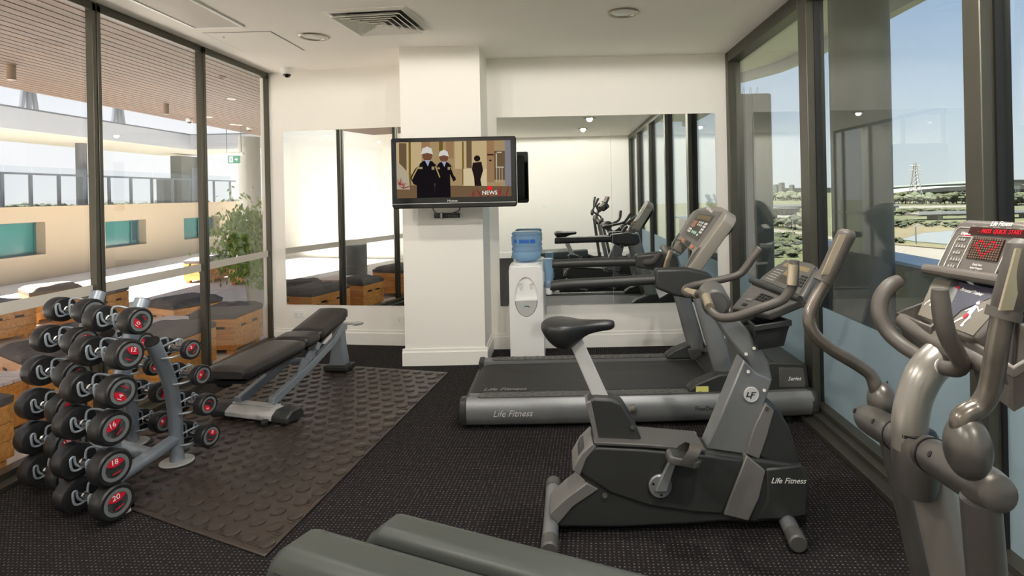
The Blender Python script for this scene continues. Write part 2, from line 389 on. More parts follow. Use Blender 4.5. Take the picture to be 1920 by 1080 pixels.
# ----------------------------------------------------------------- mirrors
def on_bl(x, y):
    u, v = _ray(x, y); d = Vector((u/F, 1, -v/F)); k = (BL.dot(bnor))/(d.dot(bnor)); return Vector((0, 0, H)) + d*k
ma, mb_, mc = [(on_bl(x_, 400)-BL).dot(bdir) for x_ in (535, 648, 800)]
for k, (a, b, lb) in enumerate(((ma, mb_-0.001, 'tall frameless mirror panel at the end of the back wall by the terrace glazing'),
                                (mb_+0.001, mc, 'frameless mirror panel between the first mirror and the white pillar'))):
    p, q = BL + bdir*a + bnor*0.003, BL + bdir*b + bnor*0.003
    m_ = thing('wall_mirror', lb, 'mirror', (p.x, p.y, 0.42))
    e = MB().loft([[Vector((r.x, r.y, z)) for r in (p, q, q + bnor*0.006, p + bnor*0.006)] for z in (0.40, 2.20)])
    obj('mirror_glass', e, 'mirror', m_, smooth=0)
for a, b, lb in ((-0.60, 0.499, 'frameless mirror panel behind the water cooler right of the pillar'), (0.501, 1.515, 'frameless mirror panel behind the treadmill console')):
    m_ = thing('wall_mirror', lb, 'mirror', (a, YB, 0.40))
    obj('mirror_glass', MB().bb((a, YB-0.009, 0.415), (b, YB-0.003, 2.245)), 'mirror', m_, smooth=0)

# ----------------------------------------------------------------- ceiling fittings
def on_ceil(x, y): return at(x, y, Z=ZC)
LAMPS = [on_ceil(588, 68), on_ceil(1168, 23), Vector((0.5, 2.65, ZC)), Vector((-1.9, 2.75, ZC)), Vector((0.55, 1.0, ZC)), Vector((-1.9, 1.0, ZC)), Vector((0.5, -0.7, ZC)), Vector((-1.9, -0.7, ZC))]  # row over the bike and rack added, out of view, to light front walls
LAB = ['round recessed downlight beside the square air diffuser towards the terrace glazing', 'round recessed downlight nearest the river windows', *['round recessed downlight %s' % q for q in ('added unseen over the bike, river side', 'added unseen above the rack, terrace side', 'shown in the right mirror, nearer of the river side pair', 'over the viewer, terrace side', 'by the rear wall, river side, seen in the mirror', 'by the rear wall, terrace side')]]
M['lens'] = mat('frosted_lens', (214, 216, 208), 0.25)
M['rim'] = mat('satin_rim', (176, 168, 154), 0.3, 0.7)
for k, p in enumerate(LAMPS):
    t = thing('downlight', LAB[k], 'light', p, group='ceiling downlights')
    obj('rim', MB().lathe([(0.118, 0), (0.118, -0.004), (0.108, -0.012), (0.094, -0.010), (0.090, -0.002)], p, 32), 'rim', t)
    obj('lens', MB().lathe([(0.088, -0.001), (0.088, -0.004), (0.05, -0.008), (0.001, -0.009)], p, 32), 'lens', t)
    if k < 2: continue                     # the two in view are switched off
    li = bpy.data.lights.new('bulb', 'SPOT'); li.spot_size = PI; li.spot_blend = 0.05; li.shadow_soft_size = 0.045
    li.energy = LAMP_W*(0, 0, 0.85, 0.48, 1.25, 1.15, 0.8, 0.8)[k]; li.color = (1, 0.95, 0.87)
    lo = bpy.data.objects.new('bulb', li); link(lo, t); lo.location = (0, 0, -0.02)
# square four-way diffuser
cs = [on_ceil(*q) for q in ((612, 26), (765, 3), (800, 55), (668, 66))]
ctr = sum(cs, Vector())/4; dx = ((cs[1]-cs[0]) + (cs[2]-cs[3])); ang = math.atan2(dx.y, dx.x)*0.35
D = 0.60
t = thing('air_diffuser', 'white square four-way louvred air diffuser in the ceiling', 'vent', ctr, world=False, rot=ang)
def sqring(mb, a, b, za, zb):
    o1 = [(-a, -a), (a, -a), (a, a), (-a, a)]; o2 = [(-b, -b), (b, -b), (b, b), (-b, b)]
    v = [(*p, za) for p in o1] + [(*p, zb) for p in o2]
    mb.add(v, [(i, (i+1) % 4, 4+(i+1) % 4, 4+i) for i in range(4)])
f = MB(); sqring(f, .31, .265, -.004, -.012); sqring(f, .31, .31, 0, -.004); sqring(f, .265, .262, -.012, -.002)
obj('frame', f, 'ceil', t, smooth=0)
obj('duct', MB().box((0, 0, -0.0015), (0.52, 0.52, 0.002)), 'black', t, smooth=0)
for k in range(5):
    a = 0.255 - k*0.047; b = MB(); sqring(b, a, a-0.036, -0.034, -0.010); sqring(b, a, a-0.002, -0.034, -0.037); sqring(b, a-.002, a-0.038, -0.037, -0.012)
    obj('louvre', b, 'ceil', t, smooth=0)
obj('louvre', MB().add([(-.02, -.02, -.034), (.02, -.02, -.034), (.02, .02, -.034), (-.02, .02, -.034), (0, 0, -.02)], [(0, 1, 2, 3), (0, 1, 4), (1, 2, 4), (2, 3, 4), (3, 0, 4)]), 'ceil', t, smooth=0)
# long perforated return grille
def perforated():
    m = bpy.data.materials.new('perforated_sheet'); m.use_nodes = True; n = m.node_tree; b = n.nodes['Principled BSDF']
    tc = n.nodes.new('ShaderNodeTexCoord'); v = n.nodes.new('ShaderNodeTexVoronoi'); v.inputs['Scale'].default_value = 62; v.inputs['Randomness'].default_value = 0
    r = n.nodes.new('ShaderNodeValToRGB'); r.color_ramp.elements[0].position = 0.34; r.color_ramp.elements[1].position = 0.40
    r.color_ramp.elements[0].color = lin(56, 54, 50); r.color_ramp.elements[1].color = lin(206, 200, 190)
    n.links.new(tc.outputs['Object'], v.inputs['Vector']); n.links.new(v.outputs['Distance'], r.inputs[0]); n.links.new(r.outputs[0], b.inputs['Base Color']); return m
M['perf'] = perforated()
gA, gB, gC = on_ceil(376, 55), on_ceil(440, 42), on_ceil(232, -12)
gx0, gx1, gy1 = gA.x, gB.x, (gA.y+gB.y)/2; gy0 = gy1 - 1.5
t = thing('ceiling_grille', 'long perforated metal return air grille in the ceiling by the terrace glazing', 'vent', (gx0, gy1, ZC))
obj('perforated_panel', MB().bb((gx0, gy0, ZC-0.006), (gx1, gy1, ZC-0.001)), 'perf', t, smooth=0)
f = MB(); e = 0.022
f.bb((gx0-e, gy0-e, ZC-0.012), (gx0, gy1+e, ZC)); f.bb((gx1, gy0-e, ZC-0.012), (gx1+e, gy1+e, ZC)); f.bb((gx0, gy1, ZC-0.012), (gx1, gy1+e, ZC)); f.bb((gx0, gy0-e, ZC-0.012), (gx1, gy0, ZC))
obj('frame', f, 'white', t, bevel=0.002)
# access hatch
h0, h1, h2 = on_ceil(398, 69), on_ceil(487, 51), on_ceil(545, 84)
hx0, hx1, hy0, hy1 = h0.x, h1.x+0.02, (h0.y+h1.y)/2, on_ceil(462, 96).y
t = thing('access_hatch', 'flush white access hatch in the ceiling between grille and downlight', 'hatch', (hx0, hy0, ZC))
obj('hatch_panel', MB().bb((hx0, hy0, ZC-0.004), (hx1, hy1, ZC-0.0005)), 'ceil', t, smooth=0)
e = 0.005; f = MB(); z0, z1 = ZC-0.003, ZC-0.0005
f.bb((hx0-e, hy0-e, z0), (hx0, hy1+e, z1)); f.bb((hx1, hy0-e, z0), (hx1+e*2, hy1+e, z1)); f.bb((hx0, hy0-e, z0), (hx1, hy0, z1)); f.bb((hx0, hy1, z0), (hx1, hy1+e, z1))
obj('seam', f, 'greyprint', t, smooth=0); obj('lock', MB().cyl((hx0+.09, hy0+.12, ZC-0.006), (hx0+.09, hy0+.12, ZC-0.003), 0.008), 'black', t)
# dome camera
def dome(p, lb, s=1.0):
    p = Vector(p); t = thing('dome_camera', lb, 'camera', p)
    obj('housing', MB().lathe([(0.055*s, 0), (0.058*s, -0.01*s), (0.056*s, -0.05*s), (0.05*s, -0.06*s), (0.04*s, -0.062*s)], p, 24), 'white', t)
    obj('dome', MB().ell(p + Vector((0, 0, -0.058*s)), (0.038*s, 0.038*s, 0.038*s)), 'gloss', t)
    return t
dome(on_ceil(538, 128), 'white dome security camera on the gym ceiling by the canted back wall')

# ----------------------------------------------------------------- power outlets
def outlet(p, n_, lb):
    p = Vector(p); n_ = Vector(n_).normalized(); r = Vector((-n_.y, n_.x, 0)); up = Vector((0, 0, 1))
    t = thing('power_outlet', lb, 'outlet', p); R = Matrix((r, n_, up)).transposed()
    obj('cover_plate', MB().box(p + n_*0.004, (0.115, 0.008, 0.072), R), 'white', t, bevel=0.003)
    for s in (-1, 1):
        sl = MB()
        for q in ((-.008, .004, .35), (.008, .004, -.35), (0, -.012, 0)):
            sl.box(p + n_*0.0085 + r*(s*0.03 + q[0]) + up*(q[1]-0.008), (0.003, 0.002, 0.011), R)
        obj('socket', sl, 'black', t, smooth=0)
        obj('switch', MB().box(p + n_*0.009 + r*(s*0.012) + up*0.02, (0.009, 0.006, 0.014), R), 'white', t)
outlet(on_bl(561, 588), bnor, 'double power outlet under the mirror by the terrace glazing')
outlet(on_bl(755, 597), bnor, 'double power outlet tucked against the white pillar')
outlet((-0.35, YR, 1.2), (0, 1, 0), 'double power outlet on the rear wall, seen in the mirror')
# ================================================================= outside: the terrace on the left
TX0 = XL - 0.145
struct('terrace_floor', MB().bb((-10.4, -1.2, -0.2), (TX0, 22, -0.015)), 'concrete', smooth=0)
tj = MB()
for k in range(7): tj.bb((-10.4, 0.9 + k*3.0, -0.016), (TX0, 0.912 + k*3.0, -0.0135))
for k in range(2): tj.bb((-5.6 - k*2.4, -1.2, -0.016), (-5.588 - k*2.4, 22, -0.0135))
struct('trim_terrace_joints', tj, 'greyprint', smooth=0)
# timber soffit: one slat after another
SZ = 3.02
so_ = struct('terrace_soffit', MB().bb((-7.16, -1.2, SZ+0.03), (TX0, 15.2, SZ+0.35)), 'black', smooth=0)
p0 = obj('slat', MB().bb((-3.27, -1.2, SZ), (-3.17, 15.2, SZ+0.028)), 'slatwood', so_, smooth=0)
for k in range(1, 34):
    c = p0.copy(); COL.objects.link(c); c.location.x = -k*0.1175
struct('trim_soffit_head', MB().bb((-3.165, YR, ZC-0.02), (TX0+0.02, 6.3, SZ+0.3)), 'wall', smooth=0)
# opposite roof slab, its edge and return
struct('terrace_roof', MB().prism([(-10.0, -2, 2.90), (-10.0, 15.9, 2.90), (-4, 15.9, 2.90), (-4, 18.2, 2.90), (-12.2, 18.2, 2.90), (-12.2, -2, 2.90)], (0, 0, 0.36)), 'slabunder', smooth=0)
struct('trim_roof_fascia', MB().bb((-10.0, -2, 2.88), (-9.96, 15.9, 3.27)).bb((-10.0, 15.86, 2.88), (-4, 15.9, 3.27)), 'fascia', smooth=0)
struct('trim_roof_capping', MB().bb((-10.1, -2, 3.27), (-9.94, 15.9, 3.30)).bb((-10.1, 15.84, 3.27), (-4, 16.0, 3.30)), 'steelgrey', smooth=0)
struct('terrace_column', MB().cyl((-11.2, 13.75, -2), (-11.2, 13.75, 2.9), 0.11), 'steelgrey')
struct('terrace_column_round', MB().cyl((-7.55, 14.3, -0.02), (-7.55, 14.3, SZ), 0.24, n=32), 'colgrey')
struct('wall_terrace_end', MB().bb((-10.4, -1.4, -0.2), (TX0, -1.2, 3.4)), 'wall', smooth=0)
for px_, base in ((54, 210), (222, 240)):
    b = at(px_, base, X=-10.9); t = thing('roof_strut', 'splayed grey steel strut on the opposite roof %s' % ('seen through the nearest terrace window' if px_ < 100 else 'seen through the middle terrace window'), 'strut', (b.x, b.y, 3.26), group='roof struts')
    for q in (-0.20, 0.0, 0.20):
        obj('leg', MB().cyl((b.x, b.y+q*1.0, 3.26), (b.x, b.y+q*0.12, 4.35), 0.05, n=10), 'steelgrey', t)
# parapet with three deep set blue windows
wy = [(at(-45, 420, X=-10.4).y, 11.84, 1.14, 0.49), (at(197, 413, X=-10.4).y, 14.72, 1.06, 0.45), (16.2, 17.9, 1.02, 0.42)]
pb = MB(); ycur = -1.2
xa, xb, zt = -10.4, -10.75, 1.42
zt0 = -0.2
for (y0, y1, z1, z0) in wy:
    pb.bb((xb, ycur, zt0), (xa, y0, zt)); pb.bb((xb, y0, z1), (xa, y1, zt)); pb.bb((xb, y0, zt0), (xa, y1, z0)); ycur = y1
pb.bb((xb, ycur, zt0), (xa, 22, zt))
struct('wall_parapet', pb, 'render', smooth=0)
struct('trim_parapet_capping', MB().bb((xb-0.02, -1.2, zt), (xa+0.02, 22, zt+0.03)), 'render', smooth=0)
M['teal'] = glass('x'); M['teal'] = mat('teal_glazing', (58, 128, 128), 0.12, noise=0.05, nscale=1.5)
M['tealdark'] = mat('dark_blue_glazing', (38, 74, 92), 0.1)
M['tealframe'] = mat('teal_frame', (44, 108, 112), 0.4)
for k, (y0, y1, z1, z0) in enumerate(wy):
    wn = struct('window_%d' % (k+21))
    xg = xa - 0.22
    obj('pane', MB().bb((xg-0.02, y0, z0), (xg, y1, z1)), 'teal', wn, smooth=0)
    ys = y0 + (y1-y0)*(0.30 if k == 0 else 0.80 if k == 1 else 0.55); ye = y0 if k == 0 else y1
    obj('sash', MB().bb((xg-0.01, min(ys, ye), z0+0.10), (xg+0.008, max(ys, ye), z1-0.02)), 'tealdark', wn, smooth=0)
    f = MB()
    for yy in (ys, y0, y1-0.04): f.bb((xg, yy, z0), (xg+0.03, yy+0.04, z1))
    f.bb((xg, y0, z0), (xg+0.03, y1, z0+0.04)); f.bb((xg, y0, z1-0.04), (xg+0.03, y1, z1))
    obj('frame', f, 'tealframe', wn, smooth=0)
# glass balustrade beyond the parapet
bt = thing('glass_balustrade', 'glass balustrade with grey posts and rail above the cream parapet', 'balustrade', (-10.9, 14, 1.45))
BX = -10.85
ypost = [at(q, 380, X=BX).y for q in (4, 58, 111, 159, 205, 246, 285, 324, 356)] + [17.6, 18.4, 19.3]
ypost = [ypost[0]-1.3, ypost[0]-0.65] + ypost
for y in ypost: obj('post', MB().bb((BX-0.025, y-0.025, 1.44), (BX+0.025, y+0.025, 2.12)), 'steelgrey', bt, smooth=0)
obj('rail', MB().bb((BX-0.03, ypost[0]-1, 2.10), (BX+0.03, 19.6, 2.14)), 'steelgrey', bt, smooth=0)
M['glassb'] = glass('balustrade_glass', (0.93, 0.95, 0.96))
for a, b in zip(ypost[:-1], ypost[1:]): obj('glass_panel', MB().bb((BX+0.032, a+0.01, 1.46), (BX+0.038, b-0.01, 2.27)), 'glassb', bt, smooth=0)
# plant room on the roof beyond
ph = thing('plant_room', 'dark grey plant room on the roof behind the glass balustrade', 'building', (-11.3, 17.5, 1.37))
struct('roof_deck', MB().bb((-12.2, -1.2, 1.1), (-10.76, 22, 1.36)), 'concrete', smooth=0)
obj('tall_block', MB().bb((-11.47, 17.3, 1.37), (-11.15, 18.5, 2.84)), 'darkgrey', ph, smooth=0)
obj('low_block', MB().bb((-11.62, 16.9, 1.37), (-11.40, 17.3, 2.16)), 'darkgrey', ph, smooth=0)
obj('door', MB().bb((-11.16, 17.75, 1.40), (-11.135, 18.3, 2.5)), 'steelgrey', ph, smooth=0)
# soffit fittings
for q in ((21, 132), (311, 205), (497, 184), (497, 252)):
    tp = at(q[0], q[1]-10, Z=SZ)
    t = thing('cylinder_downlight', {21: 'brass cylinder downlight under the terrace soffit, seen in the nearest window', 311: 'brass cylinder downlight under the terrace soffit, seen in the middle window'}.get(q[0], 'brass cylinder downlight at the soffit far end, %s of two by the window frame' % ('upper' if q[1] < 200 else 'lower')), 'light', tp, group='terrace downlights')
    obj('canister', MB().cyl(tp, tp - Vector((0, 0, 0.16)), 0.04), mat('canister_bronze', (150, 124, 104), 0.4, 0.4) if q[0] == 21 else bpy.data.materials['canister_bronze'], t)
    obj('lens', MB().cyl(tp - Vector((0, 0, 0.16)), tp - Vector((0, 0, 0.163)), 0.034), 'lens', t)
dome(at(355, 222, Z=SZ), 'white dome camera under the timber soffit in the middle terrace window')
dome(at(468, 238, Z=SZ), 'small white dome camera under the timber soffit in the far terrace window')
for q in ((434, 185), (437, 233), (449, 234), (392, 219)):
    p = at(*q, Z=SZ); t = thing('soffit_spot', {434: 'small white spot in the soffit, the one nearest above the exit sign', 437: 'small white spot in the soffit, left of the pair above the exit sign', 449: 'small white spot in the soffit, right of the pair above the exit sign', 392: 'small white spot at the soffit beside the window mullion'}[q[0]], 'light', p, group='soffit spots')
    obj('ring', MB().lathe([(0.06, 0), (0.06, -0.01), (0.045, -0.014), (0.04, -0.006)], p, 20), 'white', t); obj('lens', MB().cyl(p - Vector((0, 0, .004)), p - Vector((0, 0, .007)), 0.04), 'lens', t)
# hanging exit sign
e0 = at(439, 299, Y=12.2)
t = thing('exit_sign', 'green and white hanging exit sign with running figure and arrow under terrace roof', 'sign', e0)
M['exitgreen'] = emit('exit_green', (70, 140, 112), 0.8); M['exitwhite'] = emit('exit_white', (235, 245, 238), 1.0)
obj('sign_box', MB().box(e0, (0.24, 0.03, 0.16)), 'exitgreen', t, bevel=0.004)
obj('lamp_housing', MB().box(e0 + Vector((0, 0, 0.115)), (0.40, 0.07, 0.07)), 'white', t, bevel=0.012)
g = MB(); yy = e0.y - 0.0165
def flat(px, o, s, y): return [Vector((o.x + a*s, y, o.z + b*s)) for a, b in px]
g.add(flat([(.2, .12), (.5, .12), (.5, .3), (.9, 0), (.5, -.3), (.5, -.12), (.2, -.12)], e0, .1, yy), [tuple(range(7))])
g.add(flat([(-.9, -.6), (-.15, -.6), (-.15, .6), (-.9, .6)], e0, .1, yy), [(0, 1, 2, 3)])
obj('pictogram', g, 'exitwhite', t, smooth=0)
g = MB()
for poly in ([(-.6, .5), (-.5, .5), (-.46, .4), (-.5, .3), (-.6, .3), (-.64, .4)], [(-.68, .25), (-.4, .25), (-.42, -.1), (-.62, -.1)], [(-.62, -.1), (-.52, -.1), (-.7, -.5), (-.8, -.45)], [(-.52, -.1), (-.42, -.1), (-.28, -.42), (-.38, -.48)], [(-.4, .25), (-.4, .15), (-.24, .02), (-.2, .08)]):
    g.add(flat(poly, e0, .1, yy-0.001), [tuple(range(len(poly)))])
obj('running_figure', g, 'exitgreen', t, smooth=0)
for s in (-.15, .15): obj('hanger', MB().cyl(e0 + Vector((s, 0, .15)), Vector((e0.x+s, e0.y, SZ)), .006, n=8), 'steelgrey', t)

# ---- plyometric style timber boxes with canvas cushions
def make_box(label, w, d, h, cushion='cush', grp='timber boxes with cushions', cut=True):
    t = thing('timber_box', label, 'box', (0, 0, 0), grp, world=False)
    ph_ = (h - 0.05)/3
    for i in range(3):
        z = 0.05 + i*ph_ + ph_/2
        for s in (-1, 1):
            obj('plank', MB().box((0, s*(d/2-0.011), z), (w, 0.022, ph_-0.003)), 'oak', t, smooth=0, bevel=0.002)
            obj('plank', MB().box((s*(w/2-0.011), 0, z), (0.022, d-0.046, ph_-0.003)), 'oak', t, smooth=0, bevel=0.002)
    for sx in (-1, 1):
        for sy in (-1, 1): obj('foot', MB().box((sx*(w/2-0.06), sy*(d/2-0.06), 0.026), (0.07, 0.07, 0.05)), 'oak', t, smooth=0)
    for s in (-1, 1):
        for q in (-0.24, 0.24):
            obj('hand_slot', MB().box((s*(w/2+0.0005), q*d*0.8, h-0.085), (0.003, 0.09, 0.022)), 'black', t, bevel=0.0)
            obj('hand_slot', MB().box((q*w*0.8, -d/2-0.0005, h-0.085), (0.09, 0.003, 0.022)), 'black', t, bevel=0.0)
    n = 10
    def top(u, v):
        x, y = (u-.5)*2, (v-.5)*2
        e = (1-abs(x)**6)*(1-abs(y)**6)
        return Vector((x*w/2*1.01, y*d/2*1.01, h + 0.045 + 0.05*max(e, 0)**.5 + 0.006*math.sin(9*x+3*y*y)*e))
    c = MB().grid(top, 14, 14)
    k = len(c.v); edge = [i*15 for i in range(15)] + [14*15+j for j in range(1, 15)] + [i*15+14 for i in range(13, -1, -1)] + [j for j in range(13, 0, -1)]
    o = len(c.v); c.v += [Vector((c.v[i].x*0.985, c.v[i].y*0.985, h+0.004)) for i in edge]
    m_ = len(edge); c.f += [(edge[i], edge[(i+1) % m_], o+(i+1) % m_, o+i) for i in range(m_)]; c.f.append(tuple(range(o, o+m_)))
    cu = obj('cushion', c, cushion, t, smooth=50)
    return t
protos = {}
def put_box(label, xr, yn, w, d, h, rot=0, cushion='cush'):
    """xr, yn: the near right bottom corner"""
    t = make_box(label, w, d, h, cushion)
    r = math.radians(rot); ox, oy = -w/2, d/2
    t.location = (xr + ox*math.cos(r) - oy*math.sin(r), yn + ox*math.sin(r) + oy*math.cos(r), -0.015); t.rotation_euler = (0, 0, r)
    return t
put_box('timber box with grey cushion just outside the far terrace window beside the bench', -3.21, 5.73, 0.44, 0.56, 0.35)
put_box('timber box with grey cushion behind the slatted table in the middle terrace window', -4.15, 6.26, 0.5, 0.55, 0.35, -26)
put_box('large timber box with wide grey cushion against the middle window behind the rack', -3.19, 4.72, 0.5, 0.68, 0.35)
put_box('timber box with sunlit paler cushion out in the sun strip', -6.66, 7.33, 0.62, 0.55, 0.36, -38, 'cushl')
put_box('timber box behind the frosted band between the sunlit box and the mullion', -5.72, 7.15, 0.50, 0.6, 0.35, 0, 'cushl')
put_box('timber box with two hand slots below the frosted band at the left edge', -6.17, 6.2, 0.9, 0.55, 0.35, -14, 'cush')
put_box('low timber box with broad grey cushion left of the dumbbell rack', -3.99, 4.32, 0.56, 0.45, 0.33, -33)
put_box('timber box with grey cushion against the glass at the left edge of view', -3.21, 2.74, 0.6, 0.68, 0.36)
put_box('timber box with grey cushion half hidden behind the upper dumbbells', -3.21, 3.98, 0.42, 0.45, 0.33)
put_box('timber box partly seen behind the topmost dumbbells', -4.16, 5.12, 0.40, 0.36, 0.34, -12)
put_box('distant timber box at the sunlit strip left of the potted plant', -6.45, 10.75, 0.5, 0.75, 0.36, -4)
put_box('distant timber box directly behind the plant pot', -5.30, 10.35, 0.62, 0.6, 0.36, -8)
def slat_table(label, c, w, d, rot):
    t = thing('slatted_table', label, 'table', (c[0], c[1], -0.015), 'slatted terrace tables', world=False, rot=math.radians(rot))
    n = 7
    for k in range(n): obj('slat', MB().box((0, -d/2 + (k+.5)*d/n, 0.335), (w, d/n-0.008, 0.022)), 'tabletop', t, smooth=0)
    for s in (-1, 1):
        obj('plank', MB().box((0, s*(d/2-.012), 0.175), (w, .022, .29)), 'oak', t, smooth=0); obj('plank', MB().box((s*(w/2-.012), 0, .175), (.022, d-.05, .29)), 'oak', t, smooth=0)
    for sx in (-1, 1):
        for sy in (-1, 1): obj('foot', MB().box((sx*(w/2-.05), sy*(d/2-.05), .016), (.06, .06, .032)), 'oak', t, smooth=0)
slat_table('slatted white table among the boxes behind the rack in the middle window', (-3.86, 5.76), 0.44, 0.42, -12)
slat_table('slatted white table near the left edge below the broad cushion', (-3.98, 3.9), 0.62, 0.46, -4)
# ---- potted fig
pp = at(484, 566, Z=0)
t = thing('potted_fig', 'leafy green fig tree in a pale grey pot on the terrace', 'plant', (pp.x, pp.y, -0.015))
obj('pot', MB().lathe([(0.13, 0), (0.185, 0.36), (0.195, 0.40), (0.175, 0.40), (0.165, 0.34), (0.001, 0.34)], (pp.x, pp.y, -0.015), 28), mat('pale_pot', (178, 172, 162), 0.7), t)
rnd = random.Random(4); tips = []
st = MB()
for k in range(9):
    a = rnd.uniform(0, 2*PI); R = rnd.uniform(.10, .36); hgt = rnd.uniform(.75, 1.35)
    p0 = Vector((pp.x + .05*math.cos(a), pp.y + .05*math.sin(a), .3)); p3 = Vector((pp.x + R*math.cos(a) - .12, pp.y + R*math.sin(a), .3 + hgt*.85))
    p1 = p0.lerp(p3, .4) + Vector((0, 0, .12)); st.tube([p0, p1, p3], [.012, .009, .004], 6, 4); tips += [p0.lerp(p3, q) for q in (.35, .5, .65, .8, .95)]
obj('stem', st, 'bark', t)
lf = MB()
for k in range(3600):
    u = rnd.random()
    if u < .72:
        c = Vector((rnd.gauss(-.12, .19), rnd.gauss(0, .2), rnd.gauss(1.02, .20)))
    else: c = Vector((rnd.gauss(-.08, .22), rnd.gauss(-.05, .18), rnd.gauss(.62, .13)))
    if rnd.random() < .12: c = Vector((rnd.gauss(.1, .07), rnd.gauss(-.1, .08), rnd.uniform(.25, .7)))
    c += Vector((pp.x, pp.y, 0))
    d = Vector((rnd.gauss(0, .5), rnd.gauss(0, .5), -0.8)).normalized(); s_ = d.cross(Vector((rnd.random()-.5, rnd.random()-.5, .3))).normalized(); L = rnd.uniform(.055, .095)
    lf.quad(c, c + d*L*.45 + s_*L*.24, c + d*L, c + d*L*.45 - s_*L*.24)
o = obj('foliage', lf, 'leaf', t, smooth=0); o['kind'] = 'stuff'
# ---- things the mirror shows on the terrace
bn = Vector((-5.0, 2.3, -0.015)); t = thing('litter_bin', 'dark cylindrical litter bin on the terrace, seen in the left mirror', 'bin', bn)
obj('drum', MB().lathe([(.19, 0), (.2, .01), (.2, .68), (.001, .68)], bn, 28), 'darkgrey', t); obj('lid', MB().lathe([(.205, .68), (.205, .74), (.18, .76), (.001, .76)], bn, 28), 'plate', t)

# ================================================================= outside: the river side on the right
ov = [(1.70, -2.4), (3.0, -2.4), (3.0, 6.9), (2.9, 7.6), (2.62, 8.25), (1.70, 8.5)]
M['ovpanel'] = mat('white_soffit_panel', (226, 226, 226), .7)
os_ = struct('river_soffit', MB().prism([(x, y, 3.13) for x, y in ov], (0, 0, .3)), 'fascia', smooth=0)
cuts = [-2.4, -0.4, 1.5, 3.4, 5.0, 6.9]
for a, b in zip(cuts[:-1], cuts[1:]):
    obj('panel', MB().bb((1.76, a+.006, 3.115), (2.88, b-.006, 3.13)), 'ovpanel', os_, smooth=0)
obj('panel', MB().prism([(1.76, 6.906, 3.115), (2.88, 6.906, 3.115), (2.78, 7.55, 3.115), (2.55, 8.1, 3.115), (1.76, 8.35, 3.115)], (0, 0, .015)), 'ovpanel', os_, smooth=0)
lip = MB(); q = ov[1:]
for (a, b) in zip(q[:-1], q[1:]):
    d = Vector((b[0]-a[0], b[1]-a[1], 0)).normalized(); n_ = Vector((-d.y, d.x, 0))*.10; A, B = Vector((*a, 3.0)), Vector((*b, 3.0)); lip.prism([A, B, B+n_, A+n_], (0, 0, .42))
struct('trim_soffit_lip', lip, 'fascia', smooth=0)
struct('river_column', MB().cyl((2.34, 4.55, -2), (2.34, 4.55, 3.13), 0.215, n=48), 'coldark')
fy = 7.0
fa, fb = at(1386, 180, Y=fy), at(1436, 170, Y=fy)
fn_ = thing('cladding_fin', 'tall dark grey cladding fin outside the first river window', 'fin', (fa.x, fy, -1))
obj('fin_body', MB().bb((fa.x-.1, fy, -2), (fb.x+.07, fy+.5, fa.z+.03)), 'darkgrey', fn_, bevel=.03, seg=3)
obj('cover_strip', MB().bb((fb.x-.17, fy-.025, -2), (fb.x+.02, fy, fa.z-.0)), 'coldark', fn_, bevel=.006)
sp = thing('bird_spikes', 'row of fine wire bird spikes along the top of the dark fin', 'spikes', (fa.x, fy+.25, fa.z+.03))
for k in range(9):
    x = fa.x - .02 + k*.042; obj('spike', MB().cyl((x, fy+.25, fa.z+.03), (x+(.02 if k % 2 else -.02), fy+.22, fa.z+.14), .0022, n=5), 'steelgrey', sp)
M['ledge'] = mat('blue_grey_capping', (132, 152, 176), 0.35, .2)
M['ledgedark'] = mat('dark_blue_panel', (44, 56, 66), 0.22, noise=.15, nscale=3)
struct('river_parapet', MB().bb((2.78, -2.4, -1.5), (2.98, 6.6, .875)), 'ledgedark', smooth=0)
struct('trim_parapet_ledge', MB().bb((2.66, -2.4, .875), (3.02, 6.6, .905)), 'ledge', bevel=.006)
struct('river_ledge_floor', MB().bb((1.76, -2.4, -.3), (2.8, 6.6, -.02)), 'darkgrey', smooth=0)
# ---- land
GZ = -12.0
def land(name, px, m, z=GZ, th=.05, lift=.0):
    return struct(name, MB().prism([at(x, y, Z=z) + Vector((0, 0, lift-th)) for x, y in px], (0, 0, th)), m, smooth=0)
M['grass'] = mat('dry_grass', (52, 55, 28), .95, noise=.6, nscale=.12)
M['grass2'] = mat('green_scrub_ground', (53, 57, 27), .95, noise=.4, nscale=.4)
M['sand'] = mat('tan_bank', (70, 64, 42), .95, noise=.5, nscale=.2)
M['road'] = mat('pale_road', (84, 80, 72), .9, noise=.08, nscale=.2)
M['asph'] = mat('grey_road', (80, 78, 72), .9, noise=.08, nscale=.2)
M['water'] = mat('river_water', (84, 88, 88), .4, spec=.08)
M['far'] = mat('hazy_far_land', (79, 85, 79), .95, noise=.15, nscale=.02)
M['whiteroof'] = mat('white_roofing', (108, 107, 100), .6)
M['greywall'] = mat('grey_walling', (68, 69, 66), .8)
M['treeA'] = mat('tree_olive', (48, 53, 28), .9, noise=.4, nscale=.6)
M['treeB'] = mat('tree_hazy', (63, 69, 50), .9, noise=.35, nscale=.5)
M['treeC'] = mat('tree_dark', (34, 42, 21), .9, noise=.4, nscale=.8)
struct('ground', MB().bb((-900, -600, GZ-2), (2600, 3200, GZ-.1)), 'grass', smooth=0)
land('river', [(1690, 449), (1730, 437), (1800, 431), (1960, 428), (2100, 432), (2100, 462), (1900, 466), (1790, 459), (1712, 452)], 'water', lift=.02)
land('river_bank', [(1600, 425), (1672, 420), (1790, 416), (2000, 414), (2000, 428), (1800, 431), (1730, 437), (1690, 449), (1600, 445)], 'sand', lift=.04)
land('shore_path', [(1560, 452), (1668, 454), (1712, 456), (1790, 463), (2000, 472), (2000, 478), (1790, 468), (1668, 458), (1560, 456)], 'sand', lift=.06)
